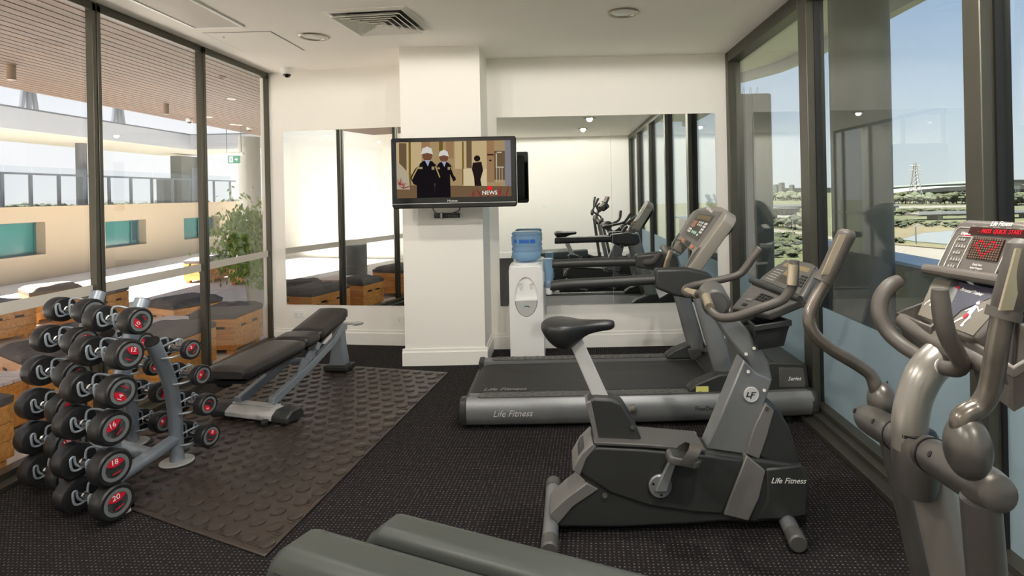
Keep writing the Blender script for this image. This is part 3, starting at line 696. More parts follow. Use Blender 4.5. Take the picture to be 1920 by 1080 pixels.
land('river_road', [(1540, 459), (1668, 459), (1790, 470), (2000, 480), (2000, 520), (1760, 496), (1668, 478), (1540, 470)], 'road', lift=.07)
land('scrub_field', [(1380, 444), (1540, 450), (1640, 470), (1660, 540), (1380, 540)], 'grass2', lift=.02)
land('lane', [(1400, 427), (1447, 429), (1500, 435), (1580, 447), (1580, 452), (1500, 441), (1447, 435), (1400, 432)], 'road', lift=.05)
land('far_road', [(1380, 406), (1500, 402), (1500, 407), (1380, 412)], 'asph', lift=.05)
land('embankment_road', [(1560, 390), (1668, 387.5), (1830, 385), (2000, 383), (2000, 386.5), (1830, 388.5), (1668, 391), (1560, 394)], 'asph', lift=.05)
# ---- trees
def tree(seed, m):
    r = random.Random(seed); b = MB()
    for k in range(9): b.ell((r.gauss(0, .27), r.gauss(0, .27), .55 + r.uniform(-.22, .3)), (r.uniform(.2, .34),)*2 + (r.uniform(.17, .28),), 8, 6)
    for i in range(len(b.v)): b.v[i] += Vector((r.gauss(0, .03), r.gauss(0, .03), r.gauss(0, .03)))
    b.cyl((0, 0, -.05), (0, 0, .5), .04, .03, 6)
    return obj('tree', b, m, None, smooth=0)
TP = [tree(1, 'treeA'), tree(2, 'treeB'), tree(3, 'treeC'), tree(4, 'treeA')]
used = set(); ROWS = {}
def plant(k, x, y, hpx, label, grp, w_=1.25, z=GZ):
    p = at(x, y, Z=z); s_ = hpx*p.y/F
    o = TP[k]
    if k in used: o = o.copy(); COL.objects.link(o)
    used.add(k); o.location = (p.x, p.y, z-.1); o.scale = (s_*w_, s_*w_, s_); o.rotation_euler = (0, 0, rt.uniform(0, 6.28)); tag(o, label, 'tree', grp); ROWS.setdefault(grp, []).append((x, o))
rt = random.Random(9)
for k in range(20): plant(rt.choice([0, 1, 3]), 1668 + k*7.9 + rt.uniform(-2, 2), 383 - rt.uniform(0, 2), rt.uniform(14, 24), 'hazy olive tree, belt behind embankment road', 'tree belt beyond the river')
for k in range(22): plant(rt.choice([0, 2, 3]), 1872 + k*5 + rt.uniform(-3, 3), 386 - rt.uniform(0, 4), rt.uniform(14, 26), 'olive tree in belt seen through last window', 'tree belt right of the last mullion')
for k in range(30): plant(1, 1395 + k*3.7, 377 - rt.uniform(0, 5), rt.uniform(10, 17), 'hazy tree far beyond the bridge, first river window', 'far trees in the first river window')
for x, y, h in ((1458, 424, 14), (1468, 424, 17), (1484, 427, 23), (1476, 426, 19), (1491, 430, 26), (1452, 426, 10)): plant(2, x, y, h, 'dark green bushy tree beside the lane', 'trees by the lane', 1.2)
for x, y, h in ((1672, 424, 14), (1682, 425, 15), (1690, 427, 11), (1664, 424, 15)): plant(2, x, y, h, 'dark green bush on the river bank beside the bridge', 'bushes on the river bank', 1.5)
for x, y, h in ((1680, 455, 11), (1692, 456, 7), (1670, 455, 12)): plant(0, x, y, h, 'low olive bush at the water edge', 'bushes at the water edge', 1.5)
for k in range(26): plant(0 if k % 3 else 3, 1690 + k*5.4, 404 - rt.uniform(0, 8), rt.uniform(5, 11), 'green scrub bush on slope below embankment road', 'scrub on the slope', 1.6)
for k in range(24): plant(rt.choice([0, 2, 3]), 1668 + k*6.3 + rt.uniform(-3, 3), 427 - rt.uniform(0, 9) , rt.uniform(4, 9), 'low tussock of scrub on the river bank below the bridge', 'scrub on the river bank', 1.4)
for k in range(46): plant(rt.choice([0, 2, 3]), 1400 + rt.random()*100, 446 + rt.random()*38, rt.uniform(9, 15), 'yellow green shrub in field below the lane', 'shrubs in the field', 1.6)
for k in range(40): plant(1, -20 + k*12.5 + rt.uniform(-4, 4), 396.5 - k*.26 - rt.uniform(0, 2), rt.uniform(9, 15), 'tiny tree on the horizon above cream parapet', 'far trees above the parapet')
def nth(k): return '%d%s' % (k, 'th' if 10 < k % 100 < 14 else {1: 'st', 2: 'nd', 3: 'rd'}.get(k % 10, 'th'))
for grp, row in ROWS.items():
    for k, (x, o) in enumerate(sorted(row, key=lambda r: r[0])): o['label'] = o['label'] + ', ' + nth(k+1) + ' from its left end'
# ---- buildings, bridges, masts
def block(name, lb, cat, px, y_base, top_m, dep, m, mroof, z=GZ):
    a, b = at(px[0], y_base, Z=z), at(px[1], y_base, Z=z); b = Vector((b.x, a.y, z))
    t = thing(name, lb, cat, a)
    obj('wall', MB().bb((a.x, a.y, z-.2), (b.x, a.y+dep, z+top_m)), m, t, smooth=0)
    obj('roof', MB().bb((a.x-1, a.y-1, z+top_m), (b.x+1, a.y+dep+1, z+top_m*1.18)), mroof, t, smooth=0)
    n = max(3, int((px[1]-px[0])/9)); wd = (b.x-a.x)/n
    for k in range(n): obj('window', MB().bb((a.x+wd*(k+.25), a.y-.12, z+top_m*.35), (a.x+wd*(k+.75), a.y, z+top_m*.75)), 'greywall' if m != 'greywall' else 'darkgrey', t, smooth=0)
    return t
wa, wb = at(1640, 376.5, Z=GZ), None
wt = thing('warehouse', 'long low warehouse with curved white roof beyond the tree belt', 'building', (wa.x, wa.y, GZ))
Yw = wa.y
top = [at(x, y, Y=Yw) for x, y in ((1640, 366), (1668, 363), (1700, 358.5), (1740, 354), (1780, 350.5), (1830, 348), (1990, 344))]; bot = [at(x, y, Y=Yw) for x, y in ((1990, 354), (1830, 356), (1780, 358.5), (1740, 361), (1700, 366), (1668, 371), (1640, 373))]
obj('roof', MB().prism(top + bot, (0, 60, 0)), 'whiteroof', wt, smooth=0)
obj('wall', MB().prism([at(x, y, Y=Yw+2) for x, y in ((1640, 372), (1668, 370), (1700, 365), (1740, 360), (1830, 355), (1990, 353), (1990, 374), (1640, 379))], (0, 55, 0)), 'greywall', wt, smooth=0)
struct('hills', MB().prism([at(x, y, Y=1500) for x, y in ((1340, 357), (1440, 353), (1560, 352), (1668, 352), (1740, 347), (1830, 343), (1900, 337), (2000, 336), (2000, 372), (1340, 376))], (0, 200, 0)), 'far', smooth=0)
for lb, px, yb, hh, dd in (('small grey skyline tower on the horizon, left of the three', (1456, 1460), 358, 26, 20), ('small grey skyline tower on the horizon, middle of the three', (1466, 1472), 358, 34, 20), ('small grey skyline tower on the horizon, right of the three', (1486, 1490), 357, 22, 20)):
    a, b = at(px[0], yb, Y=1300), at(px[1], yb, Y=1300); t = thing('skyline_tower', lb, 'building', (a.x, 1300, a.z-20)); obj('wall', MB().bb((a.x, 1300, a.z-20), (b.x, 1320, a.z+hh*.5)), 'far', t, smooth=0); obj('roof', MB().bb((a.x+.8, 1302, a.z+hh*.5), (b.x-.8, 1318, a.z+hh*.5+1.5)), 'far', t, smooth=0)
block('brown_shed', 'low dark flat-roofed shed at the end of the embankment road', 'building', (1640, 1698), 389, 4.6, 12, 'greywall', 'bark')
block('grey_building', 'grey low building with white roof beside the far bridge', 'building', (1400, 1468), 412, 4.2, 14, 'greywall', 'whiteroof')
block('pale_building', 'pale building group seen through the last window', 'building', (1880, 1960), 375.5, 12, 14, 'fascia', 'whiteroof')
block('white_shed', 'long white shed behind the trees by the lane', 'building', (1466, 1500), 404, 3, 12, 'greywall', 'greywall')
def bridge(lb, x0, x1, yb, ztop, th, dep, npier, w_pier=1.2):
    a, b = at(x0, yb, Z=GZ), at(x1, yb, Z=GZ); Y = a.y
    t = thing('road_bridge', lb, 'bridge', (a.x, Y, GZ))
    xa_, xb_ = a.x, b.x*Y/b.y
    obj('deck', MB().bb((xa_, Y, GZ+ztop-th), (xb_, Y+dep, GZ+ztop)), 'road', t, smooth=0)
    obj('parapet', MB().bb((xa_, Y-.15, GZ+ztop-th*.3), (xb_, Y+.1, GZ+ztop+.9)), 'fascia', t, smooth=0)
    for k in range(npier): x = xa_ + (xb_-xa_)*(k+.5)/npier; obj('pier', MB().bb((x-w_pier/2, Y+1, GZ-.2), (x+w_pier/2, Y+dep-1, GZ+ztop-th)), 'colgrey', t, smooth=0)
bridge('pale concrete road bridge over the creek in the second river window', 1722, 1990, 413, 2.4, .9, 9, 3, 2.0)
bridge('long pale motorway bridge across the first river window', 1395, 1512, 400, 3.6, 1.4, 12, 5)
bridge('short bridge on dark piers beside the column', 1640, 1686, 404, 4.2, .7, 8, 4, .8)
# lattice pylon
pb = at(1717, 381, Z=GZ); ptop = at(1718, 306, Y=pb.y)
t = thing('lattice_pylon', 'tall grey lattice power pylon standing in the tree belt', 'pylon', (pb.x, pb.y, GZ)); hh = ptop.z - GZ
f = MB(); wv = lambda q: 3.6*(1-q)**1.3 + .7
for sx in (-1, 1):
    for sy in (-1, 1):
        obj('leg', MB().tube([Vector((pb.x+sx*wv(q), pb.y+sy*wv(q), GZ+hh*q)) for q in (0, .2, .4, .6, .8, 1)], .28, 5, 0), 'greyprint', t)
lv = [0, .14, .27, .39, .5, .6, .69, .77, .84, .91, .97]
for a, b in zip(lv[:-1], lv[1:]):
    for sy in (-1, 1):
        f.cyl((pb.x-wv(a), pb.y+sy*wv(a), GZ+hh*a), (pb.x+wv(b), pb.y+sy*wv(b), GZ+hh*b), .16, n=4); f.cyl((pb.x+wv(a), pb.y+sy*wv(a), GZ+hh*a), (pb.x-wv(b), pb.y+sy*wv(b), GZ+hh*b), .16, n=4)
obj('bracing', f, 'greyprint', t)
for q, L in ((.72, 5.5), (.83, 4.6), (.94, 3.8)): obj('crossarm', MB().cyl((pb.x-L, pb.y, GZ+hh*q), (pb.x+L, pb.y, GZ+hh*q), .25, n=5), 'greyprint', t)
def post(lb, x, yb, yt, r=.09):
    a = at(x, yb, Z=GZ); b = at(x, yt, Y=a.y); t = thing('lamp_post', lb, 'post', a, 'street lamps')
    obj('pole', MB().cyl(a, (a.x, a.y, b.z), r, n=8), 'steelgrey', t); obj('lamp_arm', MB().tube([Vector((a.x, a.y, b.z-.1)), Vector((a.x+.5, a.y, b.z+.3)), Vector((a.x+1.3, a.y, b.z+.3))], r*.8, 6, 3), 'steelgrey', t)
post('thin grey lamp post rising by the lane in the first river window', 1487, 440, 404, .12)
post('lamp post on the far bridge, left of the pair in the first river window', 1470, 412, 394); post('lamp post on the far bridge, right of the pair in the first river window', 1491, 411, 391)
post('slim lamp post in the tree belt left of centre in the second river window', 1743, 386, 365); post('slim lamp post in the tree belt beside the right mullion', 1803, 387, 360)
post('short dark marker post standing in the river', 1717.5, 458, 424, .14)
# ================================================================= the gym
# ---------------------------------------------------------------- studded rubber mat
M['mat'] = mat('brown_black_rubber_mat', (54, 46, 41), 0.36, noise=.3, nscale=2.2, bump=.15, bscale=120, spec=.6)
mc = [Vector((-1.264, 2.451, 0)), Vector((-0.976, 4.947, 0)), Vector((-2.62, 5.40, 0)), Vector((-2.80, 3.17, 0))]
mt = thing('rubber_mat', 'large brown black rubber mat with raised round studs on the carpet', 'mat', (-1.9, 4.0, 0))
def MQ(s, t, z): p = (mc[0]*(1-s) + mc[3]*s)*(1-t) + (mc[1]*(1-s) + mc[2]*s)*t; return Vector((p.x, p.y, z))
obj('sheet', MB().loft([[MQ(s, t, z) for s, t in ((0, 0), (1, 0), (1, 1), (0, 1))] for z in (0.001, 0.011)]), 'mat', mt, smooth=0, bevel=.006)
NS, NT = 15, 23
cells = []
for i in range(NS):
    for j in range(NT):
        s, t = (i+.55 + (.25 if j % 2 else -.15))/(NS+.4), (j+.6)/(NT+.2)
        if s < .02 or s > .985: continue
        cells.append((MQ(s, t, .011), s, t))
cells.sort(key=lambda c: c[0].length)
def stud(mb, p, r=.036): return mb.lathe([(r, 0), (r*.97, .0058), (r*.88, .0072), (.001, .0072)], p, 16)
s0 = obj('stud', stud(MB(), Vector((-1.9, 4, 0))), 'mat', mt)
for k, (p, s, t) in enumerate(cells[:290]):
    o = s0 if k == 0 else s0.copy()
    if k: COL.objects.link(o)
    o.location = (p.x+1.9, p.y-4, p.z)
rest = MB()
for p, s, t in cells[290:]: stud(rest, p)
if rest.v: o = obj('studs', rest, 'mat', mt); o['kind'] = 'stuff'
for k in range(16):          # moulded panels of fine ribs along two edges
    for (s, t, ds, dt) in ((.025 + .0, .03+k*.06, .022, .035),) + (((.05+k*.058, .018, .034, .012),) if k < 16 else ()):
        g = MB()
        for q in range(5):
            if ds < dt: g.loft([[MQ(s+ds*u, t+dt*(q+v)/5, z) for u, v in ((-.5, .1), (.5, .1), (.5, .7), (-.5, .7))] for z in (.0105, .0135)])
            else: g.loft([[MQ(s+ds*(q+u)/5, t+dt*v, z) for u, v in ((.1, -.5), (.7, -.5), (.7, .5), (.1, .5))] for z in (.0105, .0135)])
        obj('rib_panel', g, 'mat', mt, smooth=0)

# ---------------------------------------------------------------- dumbbells
D_ROW = Vector((math.cos(math.radians(30)), -math.sin(math.radians(30)), 0))      # along the rack, to the right end
D_AX = Vector((math.cos(math.radians(19)), -math.sin(math.radians(19)), 0))       # dumbbell axis
N_BK = Vector((math.sin(math.radians(30)), math.cos(math.radians(30)), 0))        # from the front of the rack to its back
M['ring'] = mat('grey_dumbbell_ring', (108, 112, 112), .5)
def dumbbell(c, dia, sep, num, label, grp, spin, thick=.082):
    c = Vector(c); t = thing('dumbbell', label, 'dumbbell', c, grp)
    R = axis_rot(D_AX); r = dia/2
    obj('handle', MB().lathe([(.001, -sep/2), (.017, -sep/2), (.017, -sep*.28), (.021, -sep*.27), (.021, -sep*.22), (.0165, -sep*.2), (.0165, sep*.2), (.021, sep*.22), (.021, sep*.27), (.017, sep*.28), (.017, sep/2), (.001, sep/2)], c, 16, R), 'chrome', t)
    for sgn in (-1, 1):
        o = c + D_AX*sgn*sep/2; RR = axis_rot(D_AX*sgn); h = thick/2
        hd = obj('head', MB().lathe([(.02, -h), (r*.88, -h), (r*.97, -h*.9), (r, -h*.72), (r, h*.66), (r*.97, h*.86), (r*.9, h), (r*.76, h), (r*.74, h*.95), (.001, h*.95)], o, 32, RR), 'rubber', t)
        obj('face_ring', MB().lathe([(r*.55, h*.95), (r*.55, h*1.01), (r*.74, h*1.01), (r*.74, h*.95)], o, 32, RR), 'ring', hd)
        bd = MB(); up = Vector((0, 0, 1)); sd = up.cross(D_AX*sgn)
        f = lambda a, q: o + D_AX*sgn*(h*1.0) + (sd*math.cos(a+spin) + up*math.sin(a+spin))*r*q
        arc = [f(PI*.1 + a*PI*.72/10, .53) for a in range(0, 11)]
        bd.prism(arc + [f(PI*.8, .12), f(PI*.12, .12)], D_AX*sgn*.001)
        obj('red_badge', bd, 'red', hd, smooth=0)
        b2 = MB(); b2.prism([f(PI*1.3, .42), f(PI*1.7, .42), f(PI*1.72, .36), f(PI*1.28, .36)], D_AX*sgn*.001)
        obj('red_line', b2, 'red', hd, smooth=0)
        text('number', num, r*.42, f(PI/2, .33) + D_AX*sgn*.0015, (sd*math.cos(spin*.4) + up*math.sin(spin*.4))*1.0, up*math.cos(spin*.4) - sd*math.sin(spin*.4), 'mwhite', hd)
    return c
ORD = ['topmost', 'second from top', 'third from top', 'fourth from top', 'fifth from top', 'bottom']
rowY = [2.86, 2.79, 2.745, 2.72, 2.71, 2.71]
DIA = [.132, .146, .154, .160, .166, .168]
NUM = ['10', '12', '14', '16', '18', '20']
RH = [(244, 604), (225, 669), (211, 739), (201, 808), (200, 884), (204.5, 948)]; RL = [(197, 594), (176, 653), (160, 720), (145, 785), (144, 854), (148, 917)]
LH = [(157.5, 587), (140, 644), (126, 706), (114, 772), (114, 837), (117, 898)]; LL = [(122, 576), (102, 631), (87, 690), (78, 750), (77, 812), (84, 870)]
def on_row(px, A):                                   # pixel meets the upright plane through A along the row
    u, v = _ray(*px); d = Vector((u/F, 1, -v/F)); k = A.dot(N_BK)/d.dot(N_BK) if False else (Vector((A.x, A.y, 0)).dot(N_BK))/(d.x*N_BK.x + d.y*N_BK.y)
    return Vector((0, 0, H)) + d*k
SPIN = [2.2, -.5, 2.6, .7, .2, .3]
posts = {'R': [], 'L': []}
cent = {}
for k in range(6):
    A = at(*RH[k], Y=rowY[k])
    for nm, a, b in (('R', RH[k], RL[k]), ('L', LH[k], LL[k])):
        p, q = on_row(a, A), on_row(b, A); c = (p+q)/2; sep = min(.25, (p-q).length*1.02)
        lb = 'black rubber dumbbell, %s on the %s front post of the rack' % (ORD[k], 'right' if nm == 'R' else 'left')
        cent[nm, k] = dumbbell(c, DIA[k], sep, NUM[k], lb, 'dumbbells on the front of the rack', SPIN[k] + (0 if nm == 'R' else .8))
BKR = [(357, 655), (376, 703), (385, 758), (388, 816)]; BKL = [(270, 640), (288, 686), (300, 735), (302, 791)]
bD = [.104, .112, .122, .130]; bN = ['2', '4', '6', '8']; bth = [.034, .04, .056, .066]
bYR = [3.13, 3.25, 3.34, 3.39]; bYL = [3.39, 3.51, 3.61, 3.66]
for k in range(4):
    for nm, px, Y in (('BR', BKR[k], bYR[k]), ('BL', BKL[k], bYL[k])):
        p = at(*px, Y=Y); c = p - D_AX*.095
        lb = 'small black dumbbell, %s on the %s back post of the rack' % (['topmost', 'second from top', 'third from top', 'lowest'][k], 'right' if nm == 'BR' else 'left')
        cent[nm, k] = dumbbell(c, bD[k], .19, bN[k], lb, 'small dumbbells on the back of the rack', [.6, 1.2, 2.6, -.4][k] + (0 if nm == 'BR' else 1.3), bth[k])
# ---------------------------------------------------------------- the rack
rk = thing('dumbbell_rack', 'silver grey tubular dumbbell rack with curved posts beside the terrace glazing', 'rack', (-2.3, 3.15, 0))
feet = {}
PR = .036
for nm, n in (('R', 6), ('L', 6), ('BR', 4), ('BL', 4)):
    bk = 1 if len(nm) == 1 else -1
    pts = [cent[nm, k] + N_BK*bk*(.088 if bk > 0 else .10) for k in range(n)]
    if bk < 0: pts = [p - D_AX*0.0 for p in pts]
    d0 = (pts[0]-pts[1]).normalized(); topp = pts[0] + d0*.085
    low = pts[-1] + (pts[-1]-pts[-2])*.12; foot = Vector((low.x, low.y, .012))
    feet[nm] = foot
    path = [topp] + pts + [Vector((foot.x, foot.y, max(.05, min(.06, pts[-1].z*.5)))), foot]
    po = obj('post', MB().tube(path, PR, 20, 5), 'rack', rk)
    obj('post_cap', MB().tube([topp - d0*.002, topp + d0*.004], PR*.97, 20, 0), 'black', rk)
    obj('foot_plate', MB().lathe([(.001, 0), (.088, 0), (.088, .006), (.082, .010), (.001, .010)], (foot.x, foot.y, .001 if bk > 0 else .0165), 28), 'plate', rk)
    for k in range(n):
        c = cent[nm, k]; B = -N_BK*bk                   # from the post outwards
        for s in (-1, 1):
            o = c + D_AX*s*.055; up = Vector((0, 0, 1)); q = pts[k]
            P = [q + D_AX*s*.03 + up*.03, o - B*.045 + up*.055, o - B*.012 + up*.05, o - B*.006 - up*.012, o + B*.02 - up*.03, o + B*.045 - up*.02, o + B*.05 + up*.03, o + B*.036 + up*.036, o + B*.03 - up*.0, o + B*.0 - up*.024, o - B*.06 - up*.03, q + D_AX*s*.03 - up*.03]
            obj('cradle', MB().tube(P, .0055, 8, 3), 'rack', rk)
for a, b in (('R', 'BR'), ('L', 'BL')):
    p, q = feet[a].copy(), feet[b].copy(); p.z = q.z = .15; obj('base_tube', MB().tube([p, q], .034, 18, 0), 'rack', rk)
mr, ml = feet['R'].lerp(feet['BR'], .55), feet['L'].lerp(feet['BL'], .45); mr.z = ml.z = .15
obj('cross_tube', MB().tube([mr, ml], .034, 18, 0), 'rack', rk)

# ---------------------------------------------------------------- adjustable bench
bn_ = thing('weight_bench', 'adjustable weight bench with three black padded sections on silver frame', 'bench', (-2.09, 3.98, .0165), world=False, rot=math.radians(-7))
def pad(mb, y0, y1, w, z0, z1, th, tap=0.0):
    n = 16
    def loop(k, e):
        f = (k/n); y = y0 + (y1-y0)*f; z = z0 + (z1-z0)*f; ed = min(f, 1-f)*(y1-y0); s_ = min(1, ed/.03); s_ = (1-(1-s_)**2)**.5
        ww = w/2*(1-.10*(1-s_)) ; h_ = th*(.55+.45*s_); pr = [(-1, .3), (-1, -.35), (-.93, -.5), (.93, -.5), (1, -.35), (1, .3), (.9, .47), (.5, .54), (0, .56), (-.5, .54), (-.9, .47)]
        return [Vector((PX*1 + px*ww, y, z + pz*h_)) for px, pz in pr]
    PX = .06
    return mb.loft([loop(k, 0) for k in range(n+1)])
for y0, y1, w_, z0, z1, lb in ((-.40, .30, .285, .415, .425, 'long seat pad'), (.315, .50, .27, .43, .44, 'short middle pad'), (.515, .96, .26, .435, .53, 'raised back pad')):
    p = obj('pad', pad(MB(), y0, y1, w_, z0, z1, .075), 'leather', bn_, smooth=55)
    obj('pad_board', MB().loft([[Vector((.06 + s*w_*.44, y, z-.046 - q)) for s, q in ((-1, 0), (1, 0), (1, .014), (-1, .014))] for y, z in ((y0+.03, z0), (y1-.03, z1))]), 'black', p, smooth=0)
Rb = Matrix.Rotation(math.radians(-10), 3, 'Z')
bm_ = MB()
for q in (0,): bm_.loft([[Rb @ Vector((x, y, z)) for y, z in ((-.075, .02), (.075, .02), (.075, .055), (.05, .085), (-.03, .085), (-.075, .055))] for x in (-.31, .31)])
obj('base_bar', bm_, 'plate', bn_, bevel=.008)
for s in (-1, 1):
    obj('end_cap', MB().loft([[Rb @ Vector((s*x, y, z)) for y, z in ((-.079, .014), (.079, .014), (.079, .057), (.052, .090), (-.032, .090), (-.079, .057))] for x in (.19, .325)]), 'char', bn_, bevel=.012)
w1 = Rb @ Vector((.16, -.085, .022))
wh = obj('wheel', MB().cyl(w1 + Vector((-.014, -.012, 0)), w1 + Vector((.014, -.012, 0)), .022), 'char', bn_); obj('axle', MB().cyl(w1 + Vector((-.022, -.012, 0)), w1 + Vector((.022, -.012, 0)), .007), 'chrome', wh)
obj('mount_plate', MB().box(Rb @ Vector((-.02, .02, .090)), (.36, .06, .010), math.radians(-10)), 'plate', bn_, bevel=.003)
for s in (-1, 1): obj('bolt', MB().cyl(Rb @ Vector((-.02+s*.15, .02, .094)), Rb @ Vector((-.02+s*.15, .02, .104)), .011, n=10), 'chrome', bn_)
for s in (-1, 1):
    pa = [Vector((-.03+s*.125, .02, .10)), Vector((s*.115+.0, .42, .205)), Vector((s*.105+.02, .80, .315)), Vector((s*.075+.02, 1.0, .385)), Vector((s*.06+.02, 1.10, .375))]
    obj('side_rail', MB().loft([[p + Vector((x, 0, z)) for x, z in ((-.02, -.03), (.02, -.03), (.02, .03), (-.02, .03))] for p in pa]), 'rack', bn_, bevel=.006)
    obj('gusset', MB().prism([(s*.12-.005, .28, .19), (s*.112+.0, .50, .245), (s*.108+.01, .62, .40), (s*.114, .50, .375), (s*.118, .40, .30), (s*.12-.005, .36, .30)], (.008, 0, 0)), 'rack', bn_, smooth=0)
obj('rear_post', MB().loft([[Vector((.02 + x, 1.10 + y, z)) for x, y in ((-w_, -d_), (w_, -d_), (w_, d_), (-w_, d_))] for w_, d_, z in ((.075, .05, .03), (.05, .045, .2), (.04, .04, .37), (.04, .04, .40))]), 'rack', bn_, bevel=.008)
obj('rear_foot', MB().box((.02, 1.10, .026), (.22, .16, .05)), 'char', bn_, bevel=.014)
obj('spine', MB().loft([[Vector((.06 + x, y, z + q)) for x, q in ((-.03, -.02), (.03, -.02), (.03, .02), (-.03, .02))] for y, z in ((.1, .355), (.55, .365), (.98, .45))]), 'rack', bn_, bevel=.006)
obj('spine_strut', MB().tube([(.06, .15, .34), (.04, .5, .25)], .022, 12, 0), 'rack', bn_)
obj('hinge', MB().cyl((-.06, .50, .36), (.17, .50, .36), .03), 'rack', bn_)
obj('pin_plate', MB().prism([(.115, .50, .28), (.115, .62, .33), (.115, .85, .43), (.115, .80, .47), (.115, .62, .41), (.115, .52, .40)], (.008, 0, 0)), 'rack', bn_, smooth=0)
for q in (.58, .65, .72, .79): obj('pin_hole', MB().cyl((.122, q, .33+(q-.5)*.42), (.1245, q, .33+(q-.5)*.42), .012, n=14), 'black', bn_)
obj('grab_handle', MB().tube([(.0, 1.14, .37), (.0, 1.26, .36), (.06, 1.31, .355), (.14, 1.29, .36), (.14, 1.14, .38)], .014, 12, 5), 'plate', bn_)
obj('pull_knob', MB().ell((.02, -.33, .345), (.055, .028, .03)), 'black', bn_)
obj('pull_stem', MB().tube([(.03, -.33, .35), (.06, -.15, .37)], .012, 8, 0), 'rack', bn_)
text('lettering', 'Life Fitness', .058, (.127, .56, .262), (0, .96, .27), (0, -.27, .96), 'black', bn_, shear=.3)

# ---------------------------------------------------------------- television on its arm
TY = 4.75
tv = thing('television', 'black flat television on a wall arm in front of the white pillar', 'television', (-.86, TY, 1.4))
c0, c1, c2, c3 = at(733, 264, Y=TY), at(967, 256, Y=TY), at(969, 386, Y=TY), at(735, 391, Y=TY)
tc_ = (c0+c1+c2+c3)/4; tw, th_ = 1.012, .572
tc_.z += .004
def TV(u, v, d=0.0): return Vector((tc_.x + u*tw/2, TY - d, tc_.z + v*th_/2))
bz = MB()
out = [TV(-1, -.93), TV(-.97, -1), TV(.97, -1), TV(1, -.93), TV(1, .96), TV(.985, 1), TV(-.985, 1), TV(-1, .96)]
bz.prism(out, (0, .075, 0)); obj('casing', bz, 'gloss', tv, bevel=.01)
obj('back_cover', MB().loft([[Vector((tc_.x+sx*a, TY+y, tc_.z+sz*b)) for sx, sz in ((-1, -1), (1, -1), (1, 1), (-1, 1))] for a, b, y in ((.47, .25, .07), (.42, .20, .11))]), 'black', tv, bevel=.01)
obj('chin_strip', MB().box(TV(0, -.865, .002), (tw*.985, .004, .004)), 'plate', tv, smooth=0)
text('brand_lettering', 'Hisense', .026, TV(-.03, -.80, .0035), (1, 0, 0), (0, 0, 1), 'mwhite', tv)
obj('wall_arm', MB().box((tc_.x, TY+.22, tc_.z), (.05, .26, .05)).box((tc_.x, TY+.36, tc_.z), (.05, .14, .10)), 'black', tv, bevel=.004)
obj('wall_plate', MB().box((tc_.x, PY-.012, tc_.z), (.2, .022, .3)), 'black', tv, bevel=.004)
obj('mount_plate', MB().box((tc_.x, TY+.118, tc_.z), (.3, .02, .25)), 'black', tv, bevel=.004)
# the picture on the screen: flat coloured shapes that give off light
EM = {}
def em(rgb, s=.42):
    k = (rgb, s)
    if k not in EM: EM[k] = emit('screen_%d_%d_%d' % rgb, rgb, s)
    return EM[k]
SA = (740, 269, 958, 374)                                     # screen rectangle in the photograph
sx0, sx1, sz0, sz1 = -.915, .915, -.70, .88
def S(px, py, d):
    u = (px - 742.5 - (py-270)*.012)/(956.5-742.5); v = (py - 271 + (px-742)*.03)/(377-271)
    return TV(sx0 + (sx1-sx0)*min(max(u, 0), 1), sz1 + (sz0-sz1)*min(max(v, 0), 1), d)
layer = [0]
scr = obj('screen', MB().prism([TV(sx0, sz0, .001), TV(sx1, sz0, .001), TV(sx1, sz1, .001), TV(sx0, sz1, .001)], (0, -.001, 0)), em((176, 150, 110)), tv, smooth=0)
def pic(name, polys, rgb, s=.42):
    layer[0] += 1; d = .002 + layer[0]*.00012
    if 'leaves' in name or 'railing' in name:
        b = MB()
        for p in polys: b.add([S(x, y, d) for x, y in p], [tuple(range(len(p)))])
        obj(name, b, em(rgb, s), scr, smooth=0)['kind'] = 'stuff'; return
    for p in polys: obj(name, MB().add([S(x, y, d) for x, y in p], [tuple(range(len(p)))]), em(rgb, s), scr, smooth=0)
def circ(x, y, r, r2=None, n=14): return [(x + r*math.cos(2*PI*k/n), y + (r2 or r)*math.sin(2*PI*k/n)) for k in range(n)]
rect = lambda a, b, c, d: [(a, b), (c, b), (c, d), (a, d)]
pic('picture_wall', [rect(742, 268, 790, 330), rect(852, 266, 912, 320)], (206, 182, 138))
pic('picture_wall', [rect(748, 272, 762, 325), rect(874, 266, 884, 318), rect(925, 285, 946, 340)], (112, 92, 66))
pic('picture_wall', [rect(912, 264, 926, 345), rect(836, 266, 850, 300), rect(790, 268, 806, 290)], (164, 128, 92))
pic('picture_column', [rect(766, 270, 770, 375), rect(823, 268, 830, 300), rect(866, 268, 869, 350)], (120, 96, 40))
pic('picture_column', [rect(946, 262, 953, 380), rect(953, 262, 960, 380)], (138, 136, 144))
pic('picture_ground', [rect(740, 352, 960, 380)], (120, 96, 70))
pic('picture_wall', [rect(868, 320, 912, 352)], (222, 204, 164))
pic('picture_railing', [rect(930, 316, 931, 345), rect(935, 316, 936, 345), rect(940, 316, 941, 345), rect(929, 315, 944, 317), rect(929, 290, 931, 318), rect(931, 287, 940, 289)], (206, 196, 176))
pic('picture_sign', [rect(913, 291, 925, 294), rect(916, 302, 921, 305)], (70, 46, 36))
pic('picture_mound', [[(742, 305), (756, 318), (766, 330), (768, 360), (742, 360)]], (190, 176, 150))
